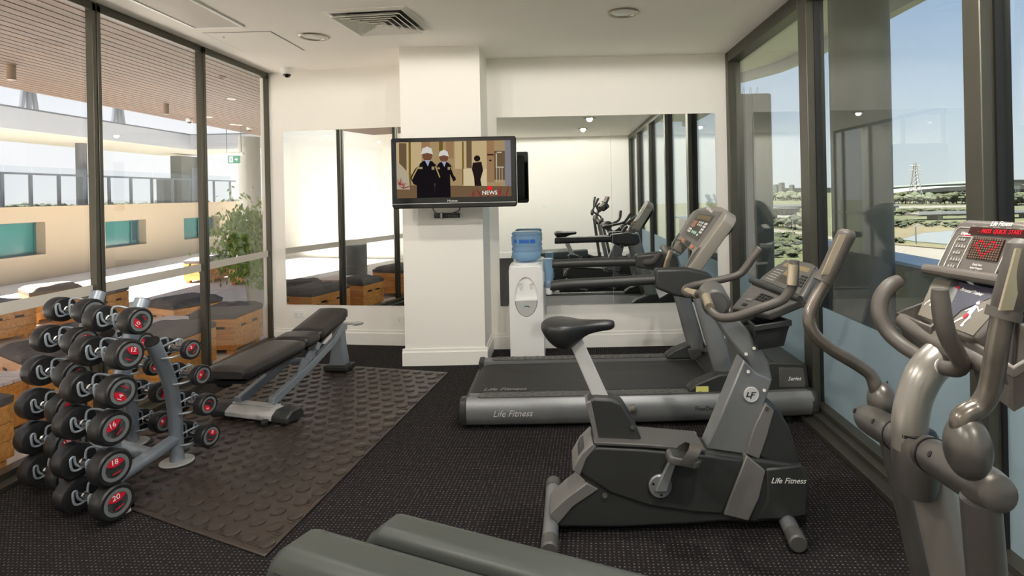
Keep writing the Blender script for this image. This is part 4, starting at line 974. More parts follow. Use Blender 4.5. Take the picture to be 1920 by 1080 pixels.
def person(x, y, s, lead):
    pic('picture_body', [[(x-15*s, y+20*s), (x-9*s, y+14*s), (x, y+12*s), (x+9*s, y+14*s), (x+17*s, y+22*s), (x+26*s, y+52*s), (x+20*s, y+56*s), (x+13*s, y+40*s), (x+14*s, 379), (x-20*s, 379), (x-20*s, y+60*s), (x-26*s, y+58*s), (x-32*s, y+46*s), (x-24*s, y+30*s)]], (26, 22, 26))
    pic('picture_body', [[(x-30*s, y+47*s), (x-27*s, y+40*s), (x-16*s, y+20*s), (x-14*s, y+21*s), (x-25*s, y+42*s), (x-28*s, y+49*s)], [(x+16*s, y+22*s), (x+24*s, y+44*s), (x+22*s, y+45*s), (x+14*s, y+24*s)]], (176, 156, 96))
    pic('picture_head', [circ(x, y+3*s, 9.5*s, 11*s)], (122, 82, 60))
    pic('picture_head', [[(x-5*s, y+12*s), (x+5*s, y+12*s), (x+1*s, y+24*s)]], (168, 176, 198))
    pic('picture_cap', [[(x-11*s, y-2*s), (x-9*s, y-10*s), (x, y-14*s), (x+8*s, y-10*s), (x+10*s, y-1*s), (x+11*s, y+1*s), (x, y-2*s), (x-11*s, y+1*s)]], (226, 222, 214))
    pic('picture_badge', [rect(x+8*s, y+24*s, x+13*s, y+30*s), rect(x-18*s, y+25*s, x-9*s, y+29*s)], (168, 150, 112))
pic('picture_walker', [circ(894, 300, 6, 6), [(886, 308), (902, 306), (905, 322), (900, 340), (902, 352), (889, 352), (888, 336), (884, 320)]], (38, 30, 28))
person(832, 296, .86, False); person(801, 292, 1.0, True)
r5 = random.Random(3); sp1 = []
for k in range(60):
    x, y = r5.choice([(915, 372), (900, 374), (935, 372), (948, 370), (885, 376), (750, 352), (756, 358)]); a = r5.uniform(.15, PI-.15); L = r5.uniform(12, 26) if x > 800 else r5.uniform(8, 18)
    dx_, dy_ = math.cos(a)*L, -math.sin(a)*L; sp1.append([(x-dy_*.05, y+dx_*.05), (x+dy_*.05, y-dx_*.05), (min(x+dx_, 953), y+dy_)])
pic('picture_red_leaves', sp1[:30], (120, 34, 44)); pic('picture_red_leaves', sp1[30:], (160, 62, 66))
pic('picture_logo_dot', [circ(917, 356, 4.2)], (228, 30, 40), .6)
text('picture_caption', 'NEWS', .045, S(917, 365, .0065), (1, 0, 0), (0, 0, 1), em((236, 230, 224), .6), scr)
# remote and cables under it
rm = thing('remote_control', 'black remote control fixed to the pillar under the television', 'remote', at(838, 404, Y=PY))
rp = at(838, 404, Y=PY-.02)
obj('remote_body', MB().box(rp, (.225, .024, .045)), 'black', rm, bevel=.008, seg=3)
for k in range(13):
    for q in (-1, 0, 1):
        if k in (4, 5): continue
        obj('button', MB().box(rp + Vector((-.095 + k*.0158, -.013, q*.012)), (.008, .004, .006)), 'greyprint', rm, smooth=0)
obj('clip', MB().box(rp + Vector((-.045, -.004, .002)), (.02, .034, .056)), 'plate', rm, bevel=.004)
cb = thing('television_cable', 'thin black cables looping below the television', 'cable', (tc_.x, TY+.3, 1.38))
for a, b in (((812, 392), (822, 402)), ((862, 392), (838, 402))):
    p, q = at(*a, Y=TY+.30), at(*b, Y=PY-.035); obj('lead', MB().tube([p + Vector((0, -.1, .1)), p, (p+q)/2 + Vector((0, 0, -.01)), q], .005, 8, 5), 'black', cb)

# ---------------------------------------------------------------- water cooler
cx_, cy_ = -.325, 5.30
wc = thing('water_cooler', 'white floor standing water cooler beside the pillar', 'water cooler', (cx_, cy_+.16, 0))
hw, fr_ = .158, cy_-.01
def rr(w_, y0, y1, z, r=.045):
    q = []
    for (sx, yy, a0) in ((-1, y0, PI), (1, y0, 1.5*PI), (1, y1, 0), (-1, y1, .5*PI)):
        for k in range(5):
            a = a0 + k*PI/8; q.append(Vector((cx_ + sx*(w_-r) + r*math.cos(a), (yy + r if yy == y0 else yy - r) + r*math.sin(a), z)))
    return q
obj('body', MB().loft([rr(hw*k, fr_+d, fr_+.33, z) for k, d, z in ((1, 0.03, .005), (1, .03, .03), (1, .03, .80), (.985, .035, .83), (.93, .05, .85))]), 'white', wc, smooth=45)
# front shell with an arched alcove
arch = [Vector((cx_ + .105*math.sin(a)*(1.0), fr_, .55 + (.20 if math.cos(a) > 0 else .16)*math.cos(a))) for a in [k*2*PI/24 for k in range(24)]]
outer = [Vector((cx_ + (hw-.006)*max(-1, min(1, 1.5*math.sin(a))), fr_+.004*abs(math.sin(a)), .43 + .40*max(-1, min(1, 1.35*math.cos(a))))) for a in [k*2*PI/24 for k in range(24)]]
for i, p in enumerate(outer):
    if p.z < .05: p.z = .03
sh = MB(); inner = [Vector((p.x*.92 + cx_*.08, fr_+.075, p.z)) for p in arch]; back = [Vector((p.x, fr_+.06, p.z)) for p in outer]
sh.add(back + outer + arch + inner, [(k*24+i, k*24+(i+1) % 24, (k+1)*24+(i+1) % 24, (k+1)*24+i) for k in range(3) for i in range(24)] + [tuple(range(72, 96))])
obj('front_panel', sh, 'white', wc, smooth=40)
obj('drip_tray', MB().loft([[Vector((cx_ + x*k, fr_ + .006 + yo + (1-k)*.02, z)) for x, z in [(.10*math.sin(a), .535 + .14*math.cos(a)) for a in [PI*.5 + PI*q/12 for q in range(13)]]] for k, yo in ((1, .06), (1, 0), (.94, -.012))]), 'plate', wc, smooth=40)
obj('tray_rim', MB().box((cx_, fr_+.028, .538), (.205, .075, .010)), 'white', wc, bevel=.004)
for s in (-1, 1):
    tp = obj('tap', MB().cyl((cx_+s*.045, fr_+.075, .665), (cx_+s*.045, fr_+.015, .665), .013, n=12).cyl((cx_+s*.045, fr_+.02, .67), (cx_+s*.045, fr_+.02, .635), .011, .009, 12), 'white', wc)
    obj('tap_lever', MB().box((cx_+s*.045, fr_+.012, .69), (.026, .02, .012)), 'white' , tp, bevel=.003)
obj('tap_panel', MB().box((cx_, fr_+.07, .668), (.15, .012, .035)), 'char3', wc, bevel=.004)
M['teallogo'] = mat('teal_logo', (40, 140, 150), .5); M['bluelogo'] = mat('blue_print', (44, 104, 190), .5)
lg = MB()
for k in range(3):
    lg.add([Vector((cx_-.03+k*.016, fr_-.0075, .478+k*.004)), Vector((cx_-.005+k*.014, fr_-.0075, .496-k*.003)), Vector((cx_+.03+k*.003, fr_-.0075, .48-k*.006)), Vector((cx_+.0+k*.01, fr_-.0075, .487-k*.004))], [(0, 1, 2, 3)])
obj('logo', lg, 'teallogo', wc, smooth=0)
obj('collar', MB().lathe([(.13, .845), (.128, .862), (.118, .868), (.001, .868)], (cx_, fr_+.18, 0), 28), 'white', wc)
M['blueplastic'] = mat('blue_water_bottle', (176, 210, 238), .12, spec=.5)
n_ = M['blueplastic'].node_tree; n_.nodes['Principled BSDF'].inputs['Transmission Weight'].default_value = .6; n_.nodes['Principled BSDF'].inputs['IOR'].default_value = 1.15
bo = thing('water_bottle', 'blue ribbed water bottle upside down on the white cooler', 'bottle', (cx_, fr_+.18, .868))
pr = [(.001, .87), (.05, .87), (.10, .885), (.132, .905), (.136, .925), (.136, .955), (.130, .962), (.130, .97), (.136, .978), (.136, 1.0), (.130, 1.008), (.130, 1.02), (.136, 1.03), (.136, 1.105), (.128, 1.112), (.128, 1.118), (.135, 1.125), (.132, 1.14), (.118, 1.15), (.06, 1.152), (.001, 1.148)]
obj('bottle_shell', MB().lathe(pr, (cx_, fr_+.18, 0), 36), 'blueplastic', bo, smooth=50)
for a, w_ in ((-.75, .02), (-.1, .05), (.5, .028)):
    b_ = MB(); b_.grid(lambda u, v: Vector((cx_ + .1368*math.sin(a + (u-.5)*w_*14), fr_+.18 - .1368*math.cos(a + (u-.5)*w_*14), 1.048 + v*.035)), 6, 1)
    obj('printed_label', b_, 'bluelogo', bo, smooth=0)
cd = thing('cup_dispenser', 'blue plastic cup dispenser fixed to the side of the water cooler', 'dispenser', (cx_+hw+.045, fr_+.12, .62))
qx, qy = cx_+hw+.045, fr_+.12
obj('tube_body', MB().cyl((qx, qy, .66), (qx, qy, .885), .042), 'blueplastic', cd); obj('cap', MB().cyl((qx, qy, .885), (qx, qy, .90), .044), 'blueplastic', cd)
obj('collar', MB().lathe([(.043, .635), (.047, .645), (.047, .69), (.043, .70)], (qx, qy, 0), 24), 'ledge', cd); obj('paper_cup', MB().cyl((qx, qy, .635), (qx, qy, .57), .034, .026), 'white', cd)
obj('bracket', MB().box((qx-.045, qy, .72), (.012, .04, .12)), 'white', cd)
# ---------------------------------------------------------------- treadmill
tm = thing('treadmill', 'long silver and charcoal treadmill facing the river windows behind the exercise bike', 'treadmill', (.45, 4.2, 0))
x0, x1, ya, yb_ = -.665, 1.60, 3.72, 4.70
def side(sgn, y):
    """rounded silver side skirt, profile in Y-Z swept along X"""
    pr = [(.11, .185), (.02, .200), (.0, .185), (-.014, .14), (-.012, .09), (.006, .045), (.03, .028), (.11, .028)]
    lo = [[Vector((x, y + sgn*a, z + dz*(1 if z < .15 else .3))) for a, z in pr] for x, dz in ((x0+.035, .0), (-.1, -.004), (.6, -.004), (1.2, .006), (x1-.02, .022))]
    return MB().loft(lo)
obj('side_skirt', side(1, ya), 'silver', tm, smooth=40); obj('side_skirt', side(-1, yb_), 'silver', tm, smooth=40)
for sgn, y in ((1, ya), (-1, yb_)):
    ec = MB().loft([[Vector((x, y + sgn*(a*1.0 - .004*(1 if a < .05 else 0)), z)) for a, z in [(.112, .19), (.02, .206), (-.002, .19), (-.018, .14), (-.016, .085), (.004, .04), (.03, .024), (.112, .024)]] for x in (x0, x0+.042)])
    obj('end_cap', ec, 'char', tm, bevel=.006)
    cp = MB().loft([[Vector((x, y + sgn*a, z)) for a, z in [(.112, .20), (.02, .208), (-.003, .19), (-.018, .14), (-.014, .085), (.004, .06), (.03, .05), (.112, .05)]] for x in (x1-.03, x1+.01)])
    obj('front_cap', cp, 'char', tm, bevel=.006)
obj('rear_bar', MB().bb((x0, ya+.10, .05), (x0+.06, yb_-.10, .14)), 'char', tm, bevel=.008)
by0, by1 = ya+.175, yb_-.165
belt = [(x0+.05, .105), (x0+.028, .135), (x0+.035, .165), (x0+.07, .184), (x0+.12, .187), (1.02, .190)]
obj('belt', MB().loft([[Vector((x, y, z + q)) for y, q in ((by0, 0), (by1, 0), (by1, -.012), (by0, -.012))] for x, z in belt]), 'belt', tm, smooth=50)
obj('deck', MB().bb((x0+.08, ya+.105, .12), (1.3, yb_-.105, .172)), 'black', tm, smooth=0)
text('belt_lettering', 'Life Fitness', .065, (-.40, by0+.055, .1885), (1, 0, 0), (0, 1, 0), 'greyprint', tm, shear=.35, ext=.0003)
for y, w_ in ((ya+.072, .088), (yb_-.072, .088)):
    a, b = -.56, 1.02
    rl = MB(); q = [Vector((b - w_/2 + w_/2*math.sin(t), y + w_/2*math.cos(t), .196)) for t in [PI*k/10 for k in range(11)]] + [Vector((a + w_/2 - w_/2*math.sin(t), y - w_/2*math.cos(t), .196)) for t in [PI*k/10 for k in range(11)]]
    rl.prism(q, (0, 0, .010)); strip = obj('foot_rail', rl, 'char2', tm, smooth=40)
    for s in (-1, 1): obj('rail_shoulder', MB().bb((x0+.045, y + s*.046-.006, .15), (1.28, y + s*.046+.020*(1)-.006, .197)), 'silver', tm, smooth=0)
    bp = MB()
    for k in range(30):
        for j, s in enumerate((-1, 0, 1)):
            if (k+j) % 2: continue
            bp.lathe([(.015, 0), (.012, .004), (.001, .005)], (a + .06 + k*.049, y + s*.026, .206), 8)
    obj('grip_bumps', bp, 'char2', strip, smooth=30)
# motor hood
hp = [(1.01, .19), (1.05, .215), (1.30, .355), (1.36, .372), (1.56, .362), (1.585, .345), (1.60, .20), (1.60, .06), (1.05, .06)]
obj('motor_hood', MB().prism([(x, ya+.10, z) for x, z in hp], (0, yb_-ya-.20, 0)), 'char', tm, bevel=.014, seg=3)
obj('hood_panel', MB().prism([(1.40, ya+.098, .205), (1.40, ya+.098, .335), (1.56, ya+.098, .33), (1.575, ya+.098, .205)], (0, .01, 0)), 'char2', tm, bevel=.004)
text('hood_lettering', 'Series', .035, (1.50, ya+.0965, .26), (1, 0, 0), (0, 0, 1), 'mwhite', tm, shear=.3)
obj('hood_seam', MB().bb((1.36, ya+.11, .371), (1.366, yb_-.11, .3745)), 'black', tm, smooth=0)
obj('screw', MB().cyl((1.572, ya+.09, .22), (1.572, ya+.097, .22), .008, n=10), 'chrome', tm)
# upright feet and uprights
for s, y in ((1, ya+.095), (-1, yb_-.095)):
    obj('upright_foot', MB().loft([[Vector((x, y + q, z)) for x, z in ((.80, .195), (.80, .222), (.86, .262), (1.00, .315), (1.10, .315), (1.12, .195))] for q in (-.055, .055)]), 'char', tm, bevel=.012, seg=3)
obj('warning_label', MB().bb((.845, ya+.0385, .208), (.925, ya+.040, .243)), mat('yellow_label', (214, 210, 120), .5), tm, smooth=0)
nu0, nu1, nu2 = at(1366, 722, Y=3.86), at(1302, 512, Y=3.86), at(1296, 488, Y=3.86)
nu2 = nu1 + (nu1-nu0)*.02
fu0, fu1 = at(1312, 672, Y=4.58), at(1252, 462, Y=4.58)
def upright(a, b, wx, wy, m='silver'):
    b2 = MB(); lo = []
    for k in range(9):
        p = a.lerp(b, k/8); ww = wx*(1 - .18*k/8)
        lo.append([p + Vector((ww*math.copysign(abs(math.cos(t))**.75, math.cos(t)), wy*math.copysign(abs(math.sin(t))**.75, math.sin(t)), 0)) for t in [2*PI*q/20 for q in range(20)]])
    return b2.loft(lo)
obj('upright', upright(nu0, nu2, .072, .036), 'silver', tm, smooth=60); obj('upright', upright(fu0, fu1 - (fu1-fu0)*.06, .072, .036), 'silver', tm, smooth=60)
for a, d_ in ((nu0, (nu1-nu0)), (fu0, (fu1-fu0))):
    q = a + d_*.06; obj('upright_collar', MB().loft([[p + Vector((x, y, 0)) for x, y in ((-.078, -.041), (.078, -.041), (.078, .041), (-.078, .041))] for p in (a - d_*.06, a + d_*.10)]), 'char2', tm, bevel=.01)
    obj('bolt', MB().cyl(q + Vector((.03, -.046, 0)), q + Vector((.03, -.038, 0)), .013, n=10), 'black', tm)
# hand rails: near and far
for Y, pts, shroud in ((3.86, [(1036, 536), (1060, 533), (1140, 529), (1229, 524)], [(1229, 505), (1290, 503), (1330, 512), (1345, 530), (1318, 552), (1292, 560), (1266, 556), (1229, 541)]),
                       (4.58, [(1038, 495), (1060, 494), (1120, 492), (1192, 490)], [(1192, 478), (1240, 473), (1270, 480), (1275, 500), (1262, 508), (1240, 509), (1192, 502)])):
    P = [at(x, y, Y=Y) for x, y in pts]; k_ = .034 if Y < 4 else .036
    obj('hand_rail', MB().tube([P[0]-Vector((.012, 0, 0))] + P, [k_*.6, k_, k_, k_, k_], 18, 4), 'char', tm)
    obj('rail_seam', MB().tube([P[-1]-Vector((.006, 0, 0)), P[-1]+Vector((.004, 0, 0))], k_*1.03, 18, 0), 'black', tm)
    obj('rail_shroud', MB().trace(shroud, Y-.05, Y+.05), 'char', tm, bevel=.018, seg=3)
# console
Qc = [at(1256, 463, Y=4.52), at(1287, 508, Y=3.90), at(1370, 393, Y=3.90), at(1300, 391, Y=4.52)]
Qc = coplanar(Qc)
nrm = (Qc[1]-Qc[0]).cross(Qc[3]-Qc[0]).normalized()
if nrm.x > 0: nrm = -nrm
def QC(s, t, d=0.0): return (Qc[0]*(1-s) + Qc[1]*s)*(1-t) + (Qc[3]*(1-s) + Qc[2]*s)*t + nrm*d
M['tmcons'] = mat('console_light_taupe', (146, 140, 131), .4, .1, bump=.04, bscale=600)
ol = [(0, .02), (.03, 0), (.10, 0), (.14, .03), (.19, .20), (.23, .25), (.77, .25), (.81, .20), (.86, .03), (.90, 0), (.97, 0), (1, .02), (1, .84), (.96, .94), (.88, 1.0), (.7, 1.05), (.5, 1.065), (.3, 1.05), (.12, 1.0), (.04, .94), (0, .84)]
obj('console', MB().prism([QC(s, t) for s, t in ol], -nrm*.085), 'tmcons', tm, bevel=.010, seg=3)
obj('console_back', MB().prism([QC(.5+(s-.5)*.86, .5+(t-.5)*.86, -.085) for s, t in ol if t > .24], -nrm*.03), 'char', tm, bevel=.010)
def cq(name, s0, t0, s1, t1, m, d=.001, th=.003, par=None, bev=0): return obj(name, MB().prism([QC(s, t, d) for s, t in ((s0, t0), (s1, t0), (s1, t1), (s0, t1))], nrm*th), m, par or tm, smooth=0, bevel=bev)
ov_ = cq('overlay', .13, .34, .86, .96, 'char3', .0, .002, bev=.0)
M['lcd'] = mat('amber_display', (122, 108, 82), .2); M['darkpanel'] = mat('dark_membrane', (62, 58, 52), .3)
sp_ = cq('keypad_panel', .26, .42, .74, .88, 'darkpanel', .0025, .001)
cq('display', .30, .78, .70, .86, 'lcd', .004, .0012, sp_); cq('program_window', .28, .60, .40, .74, mat('orange_print', (170, 116, 92), .4), .004, .001, sp_)
for i in range(3):
    for j in range(2): cq('button', .45+i*.055, .655+j*.05, .475+i*.055, .69+j*.05, 'mwhite', .004, .002, sp_)
for j in range(4): cq('button', .635, .545+j*.052, .715, .58+j*.052, 'mwhite', .004, .002, sp_)
for j in range(2): cq('button', .275, .49+j*.05, .37, .525+j*.05, 'mwhite', .004, .002, sp_)
M['mint'] = mat('pale_green_button', (170, 232, 206), .4)
for i in range(3): cq('button', .42+i*.055, .50, .45+i*.055, .545, 'mint', .004, .002, sp_)
cq('button', .615, .49, .65, .525, 'mwhite', .004, .002, sp_)
text('console_lettering', 'Life Fitness', .036, QC(.5, .985, .003), Qc[1]-Qc[0], Qc[3]-Qc[0], 'mwhite', tm, shear=.3)
cq('card_slot', .42, .265, .60, .345, 'black', .001, .004, bev=.002)
for s in (.30, .69): cq('stop_button', s, .28, s+.075, .335, mat('orange_button', (196, 120, 88), .4) if s < .5 else bpy.data.materials['orange_button'], .001, .012, bev=.004)
for s in (.93, .07):
    obj('cup_recess', MB().prism([QC(s + .042*math.cos(t), .20 + .15*math.sin(t), .0006) for t in [2*PI*k/20 for k in range(20)]], nrm*.0012), 'char2', tm, smooth=0)
    obj('recess_rim', MB().tube([QC(s + .050*math.cos(t), .20 + .165*math.sin(t), .002) for t in [2*PI*k/24 for k in range(25)]], .005, 6, 0), 'char3', tm)
# heart rate bar between the rails
hb = [at(1208, 492, Y=4.55), at(1226, 490, Y=4.45), at(1240, 476, Y=4.36), at(1256, 466, Y=4.3)]
obj('grip_arm', MB().tube(hb, [.026, .024, .022, .02], 14, 4), 'char2', tm)
kp = at(1246, 470, Y=4.28); obj('keypad', MB().ell(kp, (.03, .055, .05), R=Euler((0, -.5, 0)).to_matrix()), 'char3', tm)
kpp = [obj('keypad_button', MB().box(kp + Vector((-.026, q*.018, .014 - abs(q)*.004)), (.01, .011, .03), Euler((0, .5, 0)).to_matrix()), 'mint', tm) for q in (-1, 0, 1)]
obj('pulse_grip', MB().tube([at(1247, 508, Y=4.28), at(1252, 488, Y=4.24), at(1258, 470, Y=4.22)], .02, 14, 3), 'chromegrip', tm)
obj('grip_arm', MB().tube([at(1240, 530, Y=4.30), at(1247, 508, Y=4.28)], .026, 14, 0), 'char2', tm)
obj('stop_cord', MB().tube([QC(.30, .28, .01), QC(.26, .2, .04), at(1262, 475, Y=4.35), at(1275, 478, Y=4.2), QC(.48, .25, .01)], .003, 6, 5), 'black', tm)
for x in (-.50, 1.45):
    for y in (ya+.09, yb_-.09): obj('foot', MB().cyl((x, y, .0), (x, y, .045), .032), 'rubber', tm)
obj('transport_wheel', MB().cyl((-.16, ya+.07, .03), (-.16, ya+.10, .03), .03), 'rubber', tm)
text('side_lettering', 'Life Fitness', .056, (-.33, ya-.0165, .112), (1, 0, 0), (0, 0, 1), 'plate', tm, shear=.35)
text('side_lettering', 'FlexDeck', .04, (.90, ya-.0155, .12), (1, 0, 0), (0, 0, 1), 'char', tm)
obj('side_knob', MB().cyl((.44, ya+.0, .12), (.44, ya-.03, .12), .018), 'char2', tm)

# ---------------------------------------------------------------- upright exercise bike
bk = thing('exercise_bike', 'grey and silver upright exercise bike in the middle of the carpet', 'exercise bike', (.45, 2.67, 0))
BY, BW = 2.565, .16
def bt_(px, y=BY, w_=BW): return MB().trace(px, y, y + w_)
obj('body_shell', bt_([(1074, 880), (1090, 846), (1113, 832), (1200, 836), (1323, 846), (1400, 858), (1500, 872), (1517, 896), (1515, 970), (1480, 976), (1415, 981), (1356, 979), (1290, 984), (1168, 990), (1048, 990), (1031, 965), (1062, 934), (1100, 906), (1086, 893)]), 'char', bk, bevel=.014, seg=3)
obj('upper_cover', bt_([(1080, 878), (1096, 848), (1118, 838), (1200, 842), (1323, 853), (1396, 863), (1356, 966), (1300, 962), (1217, 950), (1144, 926), (1092, 890)], BY-.014, BW+.028), 'char', bk, bevel=.012, seg=3)
obj('top_rail', bt_([(1113, 829), (1205, 833), (1323, 843), (1323, 848), (1205, 839), (1116, 835)], BY-.02, BW+.04), 'char2', bk, bevel=.003)
obj('top_rim', MB().tube([at(1205, 838, Y=BY-.01) + Vector((0, BW+.02, .004)), at(1323, 846, Y=BY-.01) + Vector((0, BW+.02, .004))], .006, 8, 0), 'plate', bk)
obj('rear_trim', bt_([(1073, 882), (1090, 852), (1110, 832), (1119, 838), (1100, 860), (1088, 892)], BY-.018, BW+.036), 'char3', bk, bevel=.004)
obj('tail_trim', bt_([(1030, 964), (1062, 934), (1100, 906), (1122, 918), (1075, 950), (1046, 984)], BY-.008, BW+.016), 'char3', bk, bevel=.004)
obj('side_band', bt_([(1400, 854), (1436, 884), (1424, 935), (1404, 978), (1357, 966), (1374, 920)], BY-.018, BW+.036), 'char3', bk, bevel=.006)
obj('front_shroud', bt_([(1436, 752), (1462, 768), (1482, 805), (1494, 845), (1501, 878), (1462, 872), (1400, 850), (1415, 800)], BY+.012, BW-.024), 'char', bk, bevel=.012, seg=3)
obj('shroud_band', bt_([(1436, 756), (1452, 770), (1440, 815), (1424, 862), (1398, 851), (1415, 800)], BY+.006, BW-.012), 'char3', bk, bevel=.005)
obj('front_cap', bt_([(1436, 880), (1503, 872), (1516, 897), (1514, 968), (1478, 974), (1420, 976), (1438, 935)], BY-.010, BW+.02), 'char', bk, bevel=.010, seg=3)
text('shell_lettering', 'Life Fitness', .034, at(1478, 902, Y=BY-.0115), (1, 0, -.03), (0, 0, 1), 'mwhite', bk, shear=.35)
obj('console_mast', bt_([(1325, 842), (1395, 674), (1420, 700), (1448, 712), (1436, 752), (1418, 800), (1397, 853)], BY+.025, BW-.05), 'silver', bk, bevel=.008)
obj('mast_arm', bt_([(1338, 590), (1372, 585), (1397, 612), (1424, 648), (1442, 682), (1449, 712), (1437, 752), (1398, 672), (1366, 636)], BY+.035, BW-.07), 'silver', bk, bevel=.010)
for x, y in ((1414, 653), (1399, 664), (1403, 697), (1433, 732)): obj('bolt', MB().cyl(at(x, y, Y=BY+.014), at(x, y, Y=BY+.04), .0075, n=12), 'chrome', bk)
em_ = at(1408, 739, Y=BY+.02); obj('emblem', MB().lathe([(.001, 0), (.032, 0), (.034, .003), (.034, .007), (.030, .008), (.029, .006), (.001, .006)], em_, 28, axis_rot((0, -1, 0))), 'plate', bk)
eb = MB()
for pl in ([(-.016, .012), (-.010, .012), (-.016, -.006), (-.002, -.006), (-.004, -.011), (-.024, -.011)], [(.001, .011), (.022, .011), (.020, .006), (.007, .006), (.005, .001), (.015, .001), (.013, -.004), (.003, -.004), (-.001, -.019), (-.006, -.019)]):
    eb.prism([em_ + Vector((x, -.006, z)) for x, z in pl], (0, -.0012, 0))
obj('emblem_letters', eb, 'char', bk, smooth=0)
# seat
obj('post_housing', bt_([(1100, 754), (1112, 746), (1146, 748), (1168, 757), (1190, 795), (1205, 828), (1197, 836), (1120, 832), (1108, 795)], BY+.03, BW-.06), 'char', bk, bevel=.014, seg=3)
obj('housing_ridge', bt_([(1098, 756), (1108, 752), (1124, 826), (1117, 831)], BY+.024, BW-.048), 'char3', bk, bevel=.004)
obj('adjust_knob', MB().cyl(at(1190, 765, Y=BY+.06), at(1180, 768, Y=BY+.06), .018), 'taupe', bk)
obj('screw', MB().cyl(at(1186, 801, Y=BY+.02), at(1186, 801, Y=BY+.032), .010, n=10), 'black', bk)
obj('seat_post', bt_([(1066, 640), (1090, 632), (1146, 754), (1115, 754)], BY+.075, BW-.15), 'plate', bk, bevel=.006)
SY = BY + BW/2
sA, sB = at(1014, 616, Y=SY), at(1153, 612, Y=SY)
sd = MB(); lo = []
prof = [(0, .010, .03, -.004, .012), (.03, .065, .045, .012, .028), (.10, .105, .07, .026, .066), (.22, .122, .085, .030, .098), (.34, .120, .082, .026, .112), (.46, .098, .07, .018, .088), (.58, .066, .055, .012, .046), (.72, .042, .045, .010, .034), (.86, .034, .04, .010, .028), (.95, .030, .035, .008, .026), (1, .014, .02, .002, .014)]
for f, hw_, _z, zt_, zb in prof:
    p = sA.lerp(sB, f); L = []
    for k in range(20):
        a = 2*PI*k/20; c_, s_ = math.cos(a), math.sin(a)
        y = hw_*math.copysign(abs(c_)**.8, c_); z = (zt_ + .012*(1-abs(c_)))*max(s_, 0)**.6 if s_ >= 0 else -zb*abs(s_)**.7
        if f > .05 and s_ > 0 and f < .5: z -= .008*(1-abs(c_))
        L.append(p + Vector((0, y, z + .012)))
    lo.append(L)
obj('saddle', sd.loft(lo), 'rubber', bk, smooth=80, sub=1, label='wide padded dark saddle')
# stabilisers
def stab(px_far, px_near, Yf, Yn, r, nm):
    a, b = Vector((at(*px_far, Y=Yf).x, Yf, r+.006)), Vector((at(*px_near, Y=Yn).x, Yn, r+.006))
    obj(nm, MB().tube([a, b], r, 22, 0), 'silver', bk)
    d_ = (b-a).normalized()
    for p, s in ((a, 1), (b, -1)): obj('end_cap', MB().tube([p - d_*s*.02, p - d_*s*.012, p + d_*s*.055], [r*.9, r*1.08, r*1.08], 22, 0), 'char2', bk)
stab((1038, 925), (1030, 1020), 2.94, 2.41, .035, 'rear_stabiliser')
stab((1440, 960), (1495, 1020), 2.93, 2.42, .035, 'front_stabiliser')
# crank and pedals
cr = at(1237, 909, Y=BY-.02)
obj('crank_disc', MB().lathe([(.001, 0), (.048, 0), (.05, .004), (.05, .014), (.046, .02), (.001, .02)], cr, 30, axis_rot((0, -1, 0))), 'silver', bk)
for k in range(3): obj('screw', MB().cyl(cr + Vector((.034*math.cos(k*2.1+.6), -.018, .034*math.sin(k*2.1+.6))), cr + Vector((.034*math.cos(k*2.1+.6), -.022, .034*math.sin(k*2.1+.6))), .0055, n=8), 'black', bk)
ca = at(1262, 862, Y=BY-.045)
obj('crank_arm', MB().loft([[p + Vector((x, y, 0)) for x, y in ((-w_, -.012), (w_, -.012), (w_, .012), (-w_, .012))] for p, w_ in ((cr + Vector((0, -.03, -.012)), .026), (cr.lerp(ca, .5) + Vector((0, -.014, 0)), .021), (ca, .017), (ca + Vector((.004, 0, .022)), .016))]), 'silver', bk, bevel=.005)
pd = at(1280, 860, Y=BY-.10)
Rp = Euler((0, .22, 0)).to_matrix()
pe = obj('pedal', MB().loft([[pd + Rp @ Vector((x, y, z)) for x, y in ((-.068, -.03), (-.05, -.047), (.045, -.047), (.066, -.03), (.066, .03), (.045, .045), (-.05, .045), (-.068, .03))] for z in (-.016, .016)]), 'char2', bk, bevel=.007, seg=3)
obj('pedal_strap', MB().loft([[pd + Rp @ Vector((x + dx_, y, z)) for dx_ in (-.026, .026)] + [pd + Rp @ Vector((x + dx_, y*1.02, z+.003)) for dx_ in (.026, -.026)] for x, y, z in ((.0, -.05, -.01), (.012, -.052, .02), (.03, -.04, .055), (.04, -.01, .072), (.03, .025, .06), (.01, .046, .03), (0, .048, -.01))]), 'taupe', pe, smooth=50)
obj('pedal_tread', MB().box(pd + Rp @ Vector((-.0, -.0, .0165)), (.10, .07, .004), Rp), 'char', pe, smooth=0)
pf = cr + Vector((cr.x-pd.x, 0, cr.z-pd.z)); pf.y = BY + BW + .09
pe2 = obj('pedal', MB().box(pf, (.12, .09, .03), Rp), 'char2', bk, bevel=.007)
obj('crank_arm', MB().tube([(cr.x, BY+BW+.03, cr.z), (pf.x, BY+BW+.035, pf.z), (pf.x, BY+BW+.06, pf.z)], .016, 10, 0), 'silver', bk)
for x, y in ((1312, 864), (1134, 929)): obj('screw_recess', MB().cyl(at(x, y, Y=BY-.016), at(x, y, Y=BY-.010), .011, n=14), 'black', bk)
obj('front_recess', MB().cyl(at(1438, 766, Y=BY+.002), at(1438, 766, Y=BY+.01), .009, n=14), 'black', bk)
